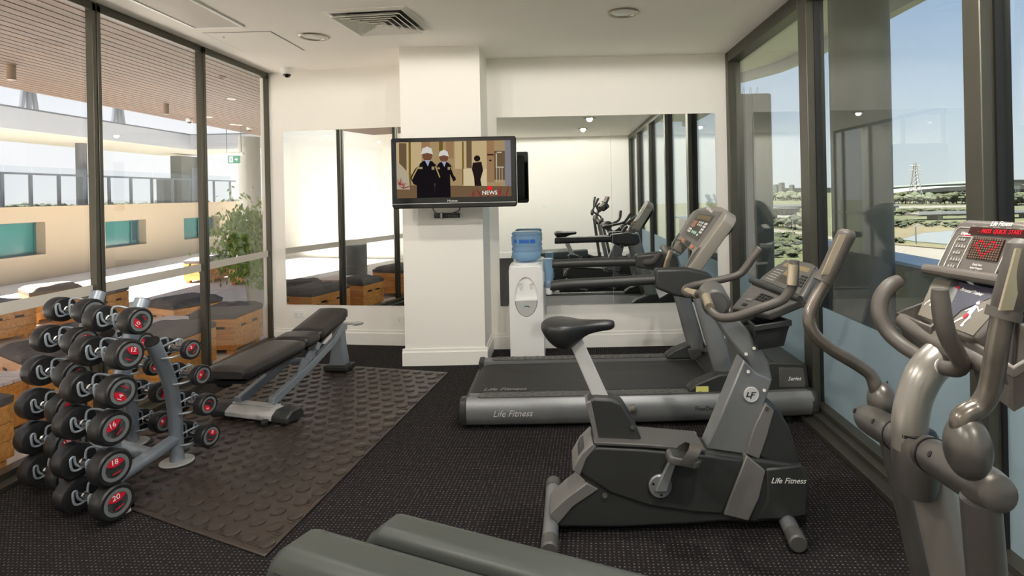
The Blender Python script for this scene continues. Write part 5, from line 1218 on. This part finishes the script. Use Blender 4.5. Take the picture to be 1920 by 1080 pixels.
# handlebars
CY = 2.67
obj('clamp_hub', MB().cyl(at(1343, 570, Y=2.56), at(1334, 550, Y=2.76), .062, n=30), 'char2', bk, bevel=.01)
obj('clamp_ring', MB().cyl(at(1343, 571, Y=2.548), at(1343, 571, Y=2.56), .045, n=30), 'char', bk)
nr = [at(1326, 556, Y=2.60), at(1329, 576, Y=2.50), at(1347, 594, Y=2.44), at(1378, 594, Y=2.40), at(1420, 580, Y=2.37), at(1465, 563, Y=2.35), at(1484, 540, Y=2.34), at(1488, 515, Y=2.34), at(1490, 488, Y=2.34)]
obj('handlebar', MB().tube(nr, [.017, .018, .018, .019, .019, .019, .020, .021, .018], 16, 6), 'taupe', bk)
obj('pulse_grip', MB().tube([at(1324, 556, Y=2.565), at(1331, 576, Y=2.475)], .0195, 16, 0), 'chromegrip', bk)
obj('pulse_grip', MB().tube([at(1484.5, 534, Y=2.325), at(1487, 496, Y=2.325)], .0195, 16, 0), 'chromegrip', bk)
fr2 = [at(1330, 545, Y=2.74), at(1300, 553, Y=2.84), at(1284, 547, Y=2.92), at(1292, 538, Y=2.98), at(1325, 530, Y=3.0), at(1380, 517, Y=3.0), at(1398, 502, Y=3.0), at(1412, 482, Y=3.0), at(1424, 467, Y=3.0)]
obj('handlebar', MB().tube(fr2, [.018, .018, .018, .019, .019, .019, .02, .021, .021], 16, 6), 'taupe', bk)
obj('pulse_grip', MB().tube([at(1288, 547, Y=2.905), at(1308, 552, Y=2.81)], .0205, 16, 0), 'chromegrip', bk)
obj('grip_end', MB().cyl(at(1423, 468, Y=3.0), at(1425, 466, Y=3.0), .019), 'char3', bk)
# console
K = [at(1420, 527, Y=2.86), at(1500, 560, Y=2.48), at(1536, 497, Y=2.48), at(1474, 484, Y=2.86)]
K = coplanar(K)
kn = (K[1]-K[0]).cross(K[3]-K[0]).normalized()
if kn.x > 0: kn = -kn
def KQ(s, t, d=0.0): return (K[0]*(1-s) + K[1]*s)*(1-t) + (K[3]*(1-s) + K[2]*s)*t + kn*d
kol = [(0, 0), (1, 0), (1.04, .2), (1.03, .75), (.92, .97), (.75, 1.03), (.25, 1.03), (.08, .97), (-.03, .75), (-.04, .2)]
obj('console', MB().prism([KQ(s, t) for s, t in kol], -kn*.06), 'char2', bk, bevel=.012, seg=3)
def kq(name, s0, t0, s1, t1, m, d=.001, th=.002, par=None, fn=None):
    g = fn or KQ; nn = (g(0, 0, 1)-g(0, 0, 0)); return obj(name, MB().prism([g(s, t, d) for s, t in ((s0, t0), (s1, t0), (s1, t1), (s0, t1))], nn*th), m, par or bk, smooth=0)
ko = kq('overlay', .06, .08, .95, .93, 'char2')
kq('display', .36, .22, .72, .62, 'lcd', .003, .001, ko); kq('display', .36, .22, .70, .44, 'darkpanel', .0045, .001, ko); kq('profile_window', .16, .70, .40, .84, 'lcd', .003, .001, ko); kq('profile_window', .58, .70, .86, .84, 'lcd', .003, .001, ko)
for i in range(3):
    for j in range(4): kq('button', .78+i*.055, .26+j*.09, .815+i*.055, .32+j*.09, 'black', .003, .002, ko)
for j in range(5): kq('print_line', .10, .18+j*.09, .30, .20+j*.09, 'greyprint', .003, .0005, ko)
K2 = [at(1366, 577, Y=2.80), at(1442, 590, Y=2.52), at(1498, 560, Y=2.49), at(1416, 528, Y=2.84)]
K2 = coplanar(K2)
k2n = (K2[1]-K2[0]).cross(K2[3]-K2[0]).normalized()
if k2n.z < 0: k2n = -k2n
def KR(s, t, d=0.0): return (K2[0]*(1-s) + K2[1]*s)*(1-t) + (K2[3]*(1-s) + K2[2]*s)*t + k2n*d
obj('control_shelf', MB().prism([KR(s, t) for s, t in ((.06, 0), (.94, 0), (.98, .3), (1.03, .8), (1.05, 1), (-.05, 1), (-.03, .8), (.02, .3))], -k2n*.04), 'char2', bk, bevel=.010, seg=3)
obj('shelf_ledge', MB().tube([KR(-.06, .97, .008), KR(1.06, .97, .008)], .014, 12, 0), 'char', bk)
for i in range(4):
    for j in range(3): kq('button', .36+i*.075, .45+j*.1, .41+i*.075, .52+j*.1, 'black', .001, .003, None, KR)
kq('button', .68, .56, .78, .64, 'mint', .001, .003, None, KR); kq('button', .55, .28, .78, .34, 'char3', .001, .003, None, KR); kq('button', .2, .36, .34, .44, 'char3', .001, .003, None, KR); kq('button', .24, .16, .34, .24, 'black', .001, .003, None, KR); kq('button', .5, .10, .62, .17, 'black', .001, .003, None, KR)
# accessory tray under the console
ta = [at(1392, 592, Y=2.76), at(1416, 610, Y=2.52), at(1481, 600, Y=2.52), at(1450, 588, Y=2.76)]
tb = [p + Vector((0, 0, -.115)) for p in (ta[0].lerp(ta[2], .12), ta[1].lerp(ta[3], .12), ta[2].lerp(ta[0], .12), ta[3].lerp(ta[1], .12))]
cen = sum(ta, Vector())/4
def shr(P, k): c = sum(P, Vector())/4; return [c + (p-c)*k for p in P]
ty = MB(); L_ = [tb, [a.lerp(b, .6) + (a-cen)*.02 for a, b in zip(tb, ta)], [p + Vector((0, 0, -.025)) for p in ta], shr([p + Vector((0, 0, -.024)) for p in ta], 1.08), shr(ta, 1.08), shr(ta, .93), [p + Vector((0, 0, -.018)) for p in shr(ta, .93)], shr([p + Vector((0, 0, .008)) for p in tb], .93)]
obj('accessory_tray', ty.loft(L_), 'char', bk, bevel=.005)
obj('tray_bracket', MB().tube([at(1404, 600, Y=2.66), at(1372, 612, Y=2.66)], .014, 8, 0), 'char', bk)
obj('console_neck', MB().tube([at(1372, 606, Y=CY), at(1400, 594, Y=CY), at(1440, 575, Y=CY+.03)], [.03, .03, .03], 14, 3), 'char', bk)
obj('power_cord', MB().tube([(.20, 2.80, .03), (.25, 2.95, .015), (.5, 3.1, .012), (.8, 3.05, .012)], .005, 8, 5), 'black', bk)
# ---------------------------------------------------------------- elliptical trainer
el = thing('elliptical_trainer', 'metallic grey elliptical cross trainer in the foreground with red lit console', 'elliptical trainer', (.1, 1.35, 0))
EA = Vector((math.cos(math.radians(24)), -math.sin(math.radians(24)), 0)); EN = Vector((-EA.y, EA.x, 0))     # length axis to the front, and across it
c_top, c_piv = at(1775, 655, Y=1.07), at(1703, 812, Y=1.07)
mast = [at(1800, 640, Y=1.09), at(1772, 662, Y=1.08), at(1738, 695, Y=1.07), at(1716, 740, Y=1.07), at(1706, 790, Y=1.07), at(1707, 840, Y=1.07)]
obj('upper_mast', MB().tube(mast, [.033, .032, .031, .030, .030, .030], 24, 5), 'silver2', el)
lowp = [at(1738, 880, Y=1.075), at(1752, 930, Y=1.08), at(1785, 1080, Y=1.08)]
dd_ = (lowp[2]-lowp[1]).normalized(); base = lowp[2] + dd_*((.09-lowp[2].z)/dd_.z)
obj('lower_mast', MB().tube([at(1722, 850, Y=1.07)] + lowp + [base], .036, 24, 2), 'silver2', el)
# pivot housing
hF, hN = at(1630, 786, Y=1.31), at(1858, 918, Y=.845)
def along(f): return hF.lerp(hN, f)
hd_ = (hN-hF).normalized()
cH = at(1716, 846, Y=1.07)
obj('pivot_block', MB().loft([[cH + Vector((.036*math.cos(t)*k, .046*math.sin(t)*k, z)) for t in [2*PI*q/24 for q in range(24)]] for k, z in ((.95, .035), (1.02, .02), (1.02, -.02), (.95, -.055), (.8, -.075))]), 'housing', el, smooth=50)
obj('block_collar', MB().lathe([(.036, .0), (.036, .006), (.031, .008)], cH + Vector((-.002, 0, .032)), 24), 'black', el)
for a, b, nm in ((.0, .36, 'far'), (.60, 1.0, 'near')):
    s = -1 if nm == 'far' else 1
    e0, e1 = (along(.33), along(-.06)) if nm == 'far' else (along(.64), along(1.05))
    obj('pivot_arm', MB().tube([e0, e0.lerp(e1, .3), e0.lerp(e1, .6), e0.lerp(e1, .85), e0.lerp(e1, .97), e1], [.030, .0315, .032, .031, .026, .010], 24, 4), 'housing', el)
    obj('arm_sleeve', MB().tube([along(.5).lerp(e0, .15), e0 - hd_*s*.002], .0305, 24, 0), 'housing', el)
    obj('sleeve_gap', MB().tube([e0 - hd_*s*.0035, e0 + hd_*s*.0015], .0318, 24, 0), 'black', el)
    for f_ in ((.25, .72) if nm == 'near' else (.3, .9)):
        q = e0.lerp(e1, f_); nv = (Vector((0, 0, H)) - q).normalized(); nv = (nv - hd_*nv.dot(hd_)).normalized()
        obj('screw_hole', MB().cyl(q + nv*.028, q + nv*.0325, .0055, n=14), 'black', el)
bF, bN = at(1654, 752, Y=1.31), at(1814, 838, Y=.83)
for p, r_ in ((bF, (.030, .036, .043)), (bN, (.029, .034, .046))):
    b_ = obj('joint_boot', MB().ell(p, r_, 24, 14), 'housing', el, smooth=80)
    obj('boot_seam', MB().tube([p + Vector((r_[0]*1.01*math.cos(t)*.55 + .012, r_[1]*1.01*math.cos(t)*.75, r_[2]*1.01*math.sin(t))) for t in [-.9 + k*.2 for k in range(14)]], .0012, 6, 0), 'black', b_)
# moving handlebars
hl = [at(1552, 524, Y=1.34), at(1530, 560, Y=1.34), at(1517, 594, Y=1.335), at(1526, 626, Y=1.33), at(1560, 655, Y=1.325), at(1605, 682, Y=1.32), at(1632, 702, Y=1.315), at(1641, 726, Y=1.31), at(1646, 748, Y=1.31)]
obj('moving_handlebar', MB().tube(hl, .0145, 18, 6), 'tube', el)
obj('grip', MB().tube([at(1546, 522, Y=1.34), at(1556, 505, Y=1.34), at(1572, 470, Y=1.34), at(1587, 440, Y=1.34), at(1590, 431, Y=1.34)], [.019, .020, .020, .0205, .013], 18, 4), 'taupe', el)
obj('grip_collar', MB().tube([at(1542, 529, Y=1.34), at(1549, 516, Y=1.34)], .0215, 18, 0), 'taupe', el)
obj('pulse_plate', MB().loft([[at(x, y, Y=1.34) + Vector((-.010 + a, -.0175, b)) for a, b in ((-.008, 0), (.008, .004), (.008, .004), (-.008, 0))] if False else [at(x, y, Y=1.3205) + Vector((q, 0, 0)) for q in (-.012, .004)] + [at(x, y, Y=1.3205) + Vector((q, .004, 0)) for q in (.004, -.012)] for x, y in ((1551, 515), (1561, 492), (1577, 456), (1584, 440))]), 'chromegrip', el, smooth=0)
hr = [at(1880, 592, Y=.81), at(1870, 650, Y=.815), at(1863, 695, Y=.82), at(1854, 735, Y=.825), at(1836, 762, Y=.83), at(1814, 774, Y=.83), at(1802, 786, Y=.83), at(1801, 805, Y=.83), at(1804, 825, Y=.83)]
obj('moving_handlebar', MB().tube(hr, [.0145]*4 + [.014]*5, 18, 6), 'tube', el)
obj('grip', MB().tube([at(1884, 588, Y=.81), at(1893, 555, Y=.805), at(1908, 505, Y=.80), at(1919, 462, Y=.80), at(1921, 448, Y=.80)], [.018, .0195, .0195, .020, .012], 18, 4), 'taupe', el)
obj('grip_collar', MB().tube([at(1879, 598, Y=.81), at(1884, 580, Y=.81)], .0215, 18, 0), 'taupe', el)
obj('pulse_plate', MB().loft([[at(x, y, Y=.785) + Vector((q, 0, 0)) for q in (-.010, .008)] + [at(x, y, Y=.785) + Vector((q, .004, 0)) for q in (.008, -.010)] for x, y in ((1889, 582), (1897, 552), (1911, 500), (1920, 466))]), 'chromegrip', el, smooth=0)
# fixed handlebars
M['tgrip'] = M['taupe']
fl = [at(1686, 526, Y=1.20), at(1668, 537, Y=1.195), at(1652, 560, Y=1.19), at(1650, 592, Y=1.18), at(1665, 622, Y=1.165), at(1690, 646, Y=1.14), at(1718, 664, Y=1.11), at(1742, 676, Y=1.085)]
obj('fixed_handlebar', MB().tube(fl, [.013, .0155, .016, .0155, .015, .0145, .014, .013], 16, 6), 'taupe', el)
fn = [at(1762, 542, Y=.98), at(1763, 560, Y=.98), at(1768, 598, Y=.975), at(1779, 635, Y=.97), at(1797, 668, Y=.97), at(1803, 684, Y=.98), at(1793, 693, Y=1.0), at(1772, 690, Y=1.04), at(1755, 688, Y=1.06)]
obj('fixed_handlebar', MB().tube(fn, [.012, .0145, .015, .0145, .014, .0135, .013, .013, .013], 16, 6), 'taupe', el)
obj('bar_collar', MB().tube([at(1768, 689, Y=1.045), at(1763, 688.5, Y=1.05)], .0165, 16, 0), 'plate', el); obj('bar_collar', MB().tube([at(1738, 674, Y=1.09), at(1743, 677, Y=1.083)], .0165, 16, 0), 'plate', el)
# link arms, pedals and rear drive
la = [(at(1668, 820, Y=1.31), at(1728, 1075, Y=1.31)), (at(1838, 935, Y=.85), at(1850, 1080, Y=.86))]
RC = Vector((-.80, 1.62, 0))                                   # rear crank
for k, (a, b) in enumerate(la):
    d_ = (b-a).normalized(); e = a + d_*((.34-a.z)/d_.z)
    obj('link_arm', MB().tube([a, e], .023 if k == 0 else .026, 18, 0), 'housing', el)
    obj('link_boot', MB().tube([e + Vector((0, 0, .09)), e - Vector((0, 0, .03))], [.028, .034], 16, 0), 'char', el)
    off = EN*(.09 if k == 0 else -.13)
# pedal lever covers at the back, each a long chamfered shell
def cover(P, L, hw_, hh, tilt, nose, nm_lb):
    """P: ridge point at the rear end"""
    ax = (EA + Vector((0, 0, tilt))).normalized(); up = EN.cross(ax)*-1 if EN.cross(ax).z < 0 else EN.cross(ax)
    sec = [(-.52, 0), (.52, 0), (.86, -.10), (1.0, -.30), (1.0, -1), (-1.0, -1), (-1.0, -.30), (-.86, -.10)]
    lo = []
    for t, k, dz, zlow in nose + [(L, 1, 0, 0)]:
        lo.append([P + ax*t + EN*(-u*hw_*k) + up*(v*hh*(1-zlow) - dz) for u, v in sec])
    c = obj('pedal_cover', MB().loft(lo), 'hood', el, bevel=.010, seg=3)
    obj('cover_seam', MB().tube([P + ax*(nose[-1][0]) + EN*(-hw_*1.002) - up*(hh*.30), P + ax*L + EN*(-hw_*1.002) - up*(hh*.30)], .0022, 6, 0), 'black', c)
    for q in (nose[1][0]+.012,): pass
    return c
P2 = at(732, 973, Y=1.76); P1 = at(556, 1005, Y=1.66)
cover(P2, 1.05, .066, .13, .0, [(-.060, .80, .060, .45), (-.045, .92, .035, .2), (.0, 1, .0, 0)], '')
cover(P1, .95, .088, .17, .0, [(-.050, .80, .10, .6), (-.035, .90, .055, .25), (-.018, .96, .022, .1), (.012, 1, .0, 0)], '')
for (a, b), P, L in zip(la, (P2, P1), (1.05, .95)):
    d_ = (b-a).normalized(); e = a + d_*((.34-a.z)/d_.z); q = P + EA*(L-.03) - Vector((0, 0, .09))
    obj('pedal_link', MB().tube([q, q.lerp(e, .5) - Vector((0, 0, .03)), e], .028, 14, 4), 'char', el)
obj('base_rail', MB().loft([[p + EN*y + Vector((0, 0, z)) for y, z in ((-.05, .02), (.05, .02), (.05, .09), (-.05, .09))] for p in (RC + EA*.25, Vector((base.x, base.y, 0)) + EA*.05)]), 'char', el, bevel=.012)
obj('front_foot', MB().tube([Vector((base.x, base.y, .036)) - EN*.3, Vector((base.x, base.y, .036)) + EN*.3], .035, 18, 0), 'char', el)
dr = MB(); q0 = P1.lerp(P2, .5)
dr.loft([[Vector((q0.x, q0.y, 0)) + EA*a + EN*b + Vector((0, 0, z)) for a, b in ((.22*k, -.10*k), (.7, -.10*k), (.7, .10*k), (.22*k, .10*k))] for z, k in ((.006, 1.0), (.30, 1.0), (.40, .8))])
obj('drive_housing', dr, 'char', el, bevel=.02)
# console
C = [at(1751, 506, Y=1.23), at(1900, 530, Y=.985), at(1950, 418, Y=.985), at(1792, 411, Y=1.23)]
C = coplanar([C[0], C[0] + (C[1]-C[0])*1.05, C[2], C[3]])
cn_ = (C[1]-C[0]).cross(C[3]-C[0]).normalized()
if cn_.x > 0: cn_ = -cn_
def CQ(s, t, d=0.0): return (C[0]*(1-s) + C[1]*s)*(1-t) + (C[3]*(1-s) + C[2]*s)*t + cn_*d
M['cons'] = mat('console_warm_grey', (92, 87, 82), .42, bump=.04, bscale=700)
col_ = [(0, 0), (1, 0), (.985, .5), (.955, .85), (.92, .97), (.85, 1.02), (.15, 1.02), (.06, .97), (.03, .85), (.01, .5)]
con = obj('console', MB().prism([CQ(s, t) for s, t in col_], -cn_*.045), 'cons', el, bevel=.009, seg=3)
def cp_(name, poly, m, d=.001, th=.001, fn_=None, par=None):
    g = fn_ or CQ; nn = g(0, 0, 1) - g(0, 0, 0); return obj(name, MB().prism([g(s, t, d) for s, t in poly], nn*th), m, par or con, smooth=0)
rc = lambda a, b, c, d: [(a, b), (c, b), (c, d), (a, d)]
M['reddark'] = mat('dark_red_window', (52, 22, 24), .15); M['led'] = emit('red_led', (214, 44, 52), .9); M['leddim'] = mat('unlit_led', (88, 74, 60), .5)
cp_('message_window', rc(.27, .735, 1.0, .865), 'reddark', .001, .0015)
text('led_message', '-  PRESS  QUICK  START', .0115, CQ(.64, .80, .0035), C[1]-C[0], C[3]-C[0], 'led', con, ext=.0002)
text('console_lettering', 'Life Fitness', .0135, CQ(.62, .945, .002), C[1]-C[0], C[3]-C[0], 'mwhite', con, shear=.35, ext=.0003)
cp_('matrix_window', rc(.36, .30, .73, .68), 'reddark', .001, .0012)
heart = {(3, 1), (2, 2), (2, 3), (3, 4), (4, 5), (5, 6), (6, 7), (7, 6), (8, 5), (9, 4), (10, 3), (10, 2), (9, 1), (8, 1), (7, 2), (6, 3), (5, 2), (4, 1)}
ld, dm = MB(), MB(); nn = CQ(0, 0, 1) - CQ(0, 0, 0)
for i in range(13):
    for j in range(9):
        s, t = .36 + .37*(i+.5)/13, .68 - .38*(j+.5)/9; ds, dt = .009, .014
        (ld if (i, j) in heart else dm).prism([CQ(s+a*ds, t+b*dt, .0024) for a, b in ((-1, -1), (1, -1), (1, 1), (-1, 1))], nn*.0006)
obj('matrix_dots', dm, 'leddim', con, smooth=0); obj('heart_dots', ld, 'led', con, smooth=0)
def outline(name, poly, r, m, g=CQ): obj(name, MB().tube([g(s, t, .0015) for s, t in poly], r, 5, 0), m, con)
outline('print_line', [(.04, .02), (.055, .5), (.085, .80), (.12, .85), (.26, .85)], .0007, 'mwhite'); outline('print_line', [(.12, .02), (.14, .60), (.16, .68), (.34, .68), (.33, .60), (.30, .02)], .0007, 'mwhite'); outline('print_line', [(.75, .02), (.78, .60), (.80, .67), (.99, .67)], .0007, 'mwhite')
for k in range(5):
    t = .60 - k*.125; m_ = MB()
    for q in range(3 + k % 2): x = .165 + q*.035; m_.prism([CQ(x, t, .0012), CQ(x+.028, t, .0012), CQ(x+.022, t+.05 + .02*((q+k) % 2), .0012), CQ(x+.006, t+.04, .0012)], nn*.0004)
    obj('program_symbol', m_, 'greyprint', con, smooth=0)
text('program_lettering', 'Lifepulse', .0095, CQ(.24, .735, .002), C[1]-C[0], C[3]-C[0], 'mwhite', con, shear=.2, ext=.0002); cp_('red_underline', rc(.20, .695, .32, .705), 'red')
for k, b in enumerate(('Quick Start', 'Select Program', 'Press Enter')): text('print', b, .0062, CQ(.53, .20-k*.06, .0018), C[1]-C[0], C[3]-C[0], 'mwhite', con, ext=.0001)
for k, b in enumerate(('Time', 'Calories', 'Distance', 'Speed', 'Level')): text('print', b, .0055, CQ(.30+k*.14, .885, .0018), C[1]-C[0], C[3]-C[0], 'greyprint', con, ext=.0001)
M['lime'] = mat('lime_button', (150, 214, 120), .4)
for k in range(4): obj('round_button', MB().cyl(CQ(.83-k*.008, .56-k*.15, 0), CQ(.83-k*.008, .56-k*.15, .0035), .0068, n=18), 'black', con)
obj('round_button', MB().cyl(CQ(.90, .26, 0), CQ(.90, .26, .0035), .0085, n=18), 'lime', con); obj('round_button', MB().cyl(CQ(.89, .10, 0), CQ(.89, .10, .0035), .0085, n=18), 'plate', con)
obj('console_lip', MB().tube([CQ(-.02, -.03, .012), CQ(1.02, -.03, .012)], .011, 12, 0), 'cons', el)
# lower reading rack panel
E_ = [at(1718, 592, Y=1.165), at(1826, 634, Y=.965), at(1898, 545, Y=.98), at(1757, 517, Y=1.22)]
E_ = coplanar(E_)
en_ = (E_[1]-E_[0]).cross(E_[3]-E_[0]).normalized()
if en_.z < 0: en_ = -en_
def EQ(s, t, d=0.0): return (E_[0]*(1-s) + E_[1]*s)*(1-t) + (E_[3]*(1-s) + E_[2]*s)*t + en_*d
lp = obj('lower_panel', MB().prism([EQ(s, t) for s, t in ((.0, -.02), (.9, -.06), (1.0, .0), (1.06, .5), (1.06, 1), (-.04, 1), (-.06, .7), (.0, .3))], -en_*.03), 'cons', el, bevel=.008, seg=3)
M['navy'] = mat('navy_print_panel', (56, 56, 70), .4); M['warmprint'] = mat('warm_grey_print_panel', (104, 98, 88), .4)
cp_('print_panel', [(.03, .03), (.30, .03), (.36, .45), (.30, .92), (.0, .92), (.0, .5)], 'warmprint', .0008, .0006, EQ, lp); cp_('print_panel', [(.30, .03), (.55, .03), (.62, .40), (.86, .78), (.95, .95), (.26, .95), (.38, .48)], 'navy', .0009, .0006, EQ, lp); cp_('print_panel', [(.56, .03), (.98, .03), (1.0, .5), (1.0, .92), (.90, .84), (.66, .40)], 'warmprint', .0008, .0006, EQ, lp)
text('panel_lettering', 'Personal Trainer', .0105, EQ(.60, .80, .002), E_[1]-E_[0], E_[3]-E_[0], 'mwhite', lp, shear=.25, ext=.0002); cp_('red_mark', rc(.36, .80, .42, .85), 'red', .0016, .0004, EQ, lp)
for k, (b, s, t) in enumerate((('Lower Body Focus', .13, .76), ('Total Body Trainer', .84, .66), ('- - -', .46, .58), ('- - - -', .47, .50), ('- - -', .45, .42), ('- - - -', .42, .2), ('- - -', .42, .14))): text('print', b, .0058 if k < 2 else .007, EQ(s, t, .0018), E_[1]-E_[0], E_[3]-E_[0], 'greyprint', lp, ext=.0001)
def runner(cx, cy, k, par, far):
    pl = lambda P: [(cx + x*k, cy + y*k*1.55) for x, y in P]
    cp_('runner_print', pl([(-.02, .24), (.05, .22), (.04, .02), (-.06, .04), (-.05, .14)]), mat('pale_blue_print', (158, 180, 220), .5) if 'pale_blue_print' not in bpy.data.materials else bpy.data.materials['pale_blue_print'], .0018, .0004, EQ, par)
    w_ = 'mwhite'
    cp_('runner_print', pl([(.01+.035*math.cos(a), .285+.035*math.sin(a)) for a in [q*PI/5 for q in range(10)]]), w_, .0018, .0004, EQ, par)
    for P in ([(.05, .20), (.13, .12), (.18, .2), (.16, .21), (.125, .155), (.05, .225)], [(-.04, .18), (-.13, .08), (-.12, .06), (-.04, .13)], [(-.10, -.06), (-.2, -.2), (-.22, -.27), (-.19, -.27), (-.17, -.2), (-.06, -.08)], [(.06, -.04), (.02, -.17), (.04, -.2), (.03, -.24), (-.02, -.24), (-.01, -.16), (.02, -.04)]): cp_('runner_print', pl(P), w_, .0018, .0004, EQ, par)
    for P in ([(-.06, .04), (.0, .03), (-.04, -.09), (-.1, -.06)],) + (() if far else ()): cp_('runner_print', pl(P), 'red', .0019, .0004, EQ, par)
    cp_('runner_print', pl([(.0, .03), (.045, .02), (.07, -.04), (.02, -.05)]), w_, .0017, .0004, EQ, par)
runner(.76, .34, .62, lp, False); runner(.15, .46, .45, lp, True)
# trays either side: open bins
def bin_(rim, drop, k):
    c_ = sum(rim, Vector())/len(rim); lo = [c_ + (p-c_)*k + Vector((0, 0, -drop)) for p in rim]; o2 = [c_ + (p-c_)*1.0 + Vector((0, 0, .0)) for p in rim]
    sh = lambda P, q, dz: [c_ + (p-c_)*q + Vector((0, 0, dz)) for p in P]
    b = obj('accessory_bin', MB().loft([lo, sh(rim, .97, -.016), sh(rim, 1.03, -.014), sh(rim, 1.03, 0), sh(rim, .90, 0), sh(rim, .88, -.012), sh(lo, .88, .006)]), 'cons', el, bevel=.004)
    obj('bin_floor', MB().prism([c_ + (p-c_)*k*.86 + Vector((0, 0, -drop+.007)) for p in rim], (0, 0, .001)), 'black', b, smooth=0)
bin_([at(1680, 585, Y=1.19), at(1745, 612, Y=1.08), at(1772, 590, Y=1.10), at(1748, 560, Y=1.24)], .06, .72)
bin_([at(1812, 634, Y=1.0), at(1900, 690, Y=.86), at(1985, 640, Y=.84), at(1905, 600, Y=.98)], .075, .78)
obj('console_neck', MB().tube([at(1785, 650, Y=1.09), at(1810, 620, Y=1.10), at(1840, 560, Y=1.14)], [.05, .06, .06], 16, 3), 'char', el)
obj('tray_apron', MB().tube([at(1690, 600, Y=1.17), at(1760, 640, Y=1.08), at(1820, 668, Y=1.0), at(1895, 705, Y=.88)], [.014, .02, .02, .014], 12, 4), 'cons', el)
import math
F=1100.;H=1.5;VX,VY=1050.,362.;R=math.radians(1.2);c,s=math.cos(R),math.sin(R)
def ray(x,y):
    a,b=x-VX,y-VY
    return a*c-b*s, a*s+b*c
def W(x,y,X=None,Y=None,Z=None):
    u,v=ray(x,y)
    if Y is not None:t=Y
    elif X is not None:t=X*F/u
    else:t=(H-Z)*F/v
    return tuple(round(q,3) for q in (u*t/F,t,H-v*t/F))
def P(X,Y,Z):
    u,v=F*X/Y,F*(H-Z)/Y
    return round(VX+u*c+v*s,1),round(VY-u*s+v*c,1)
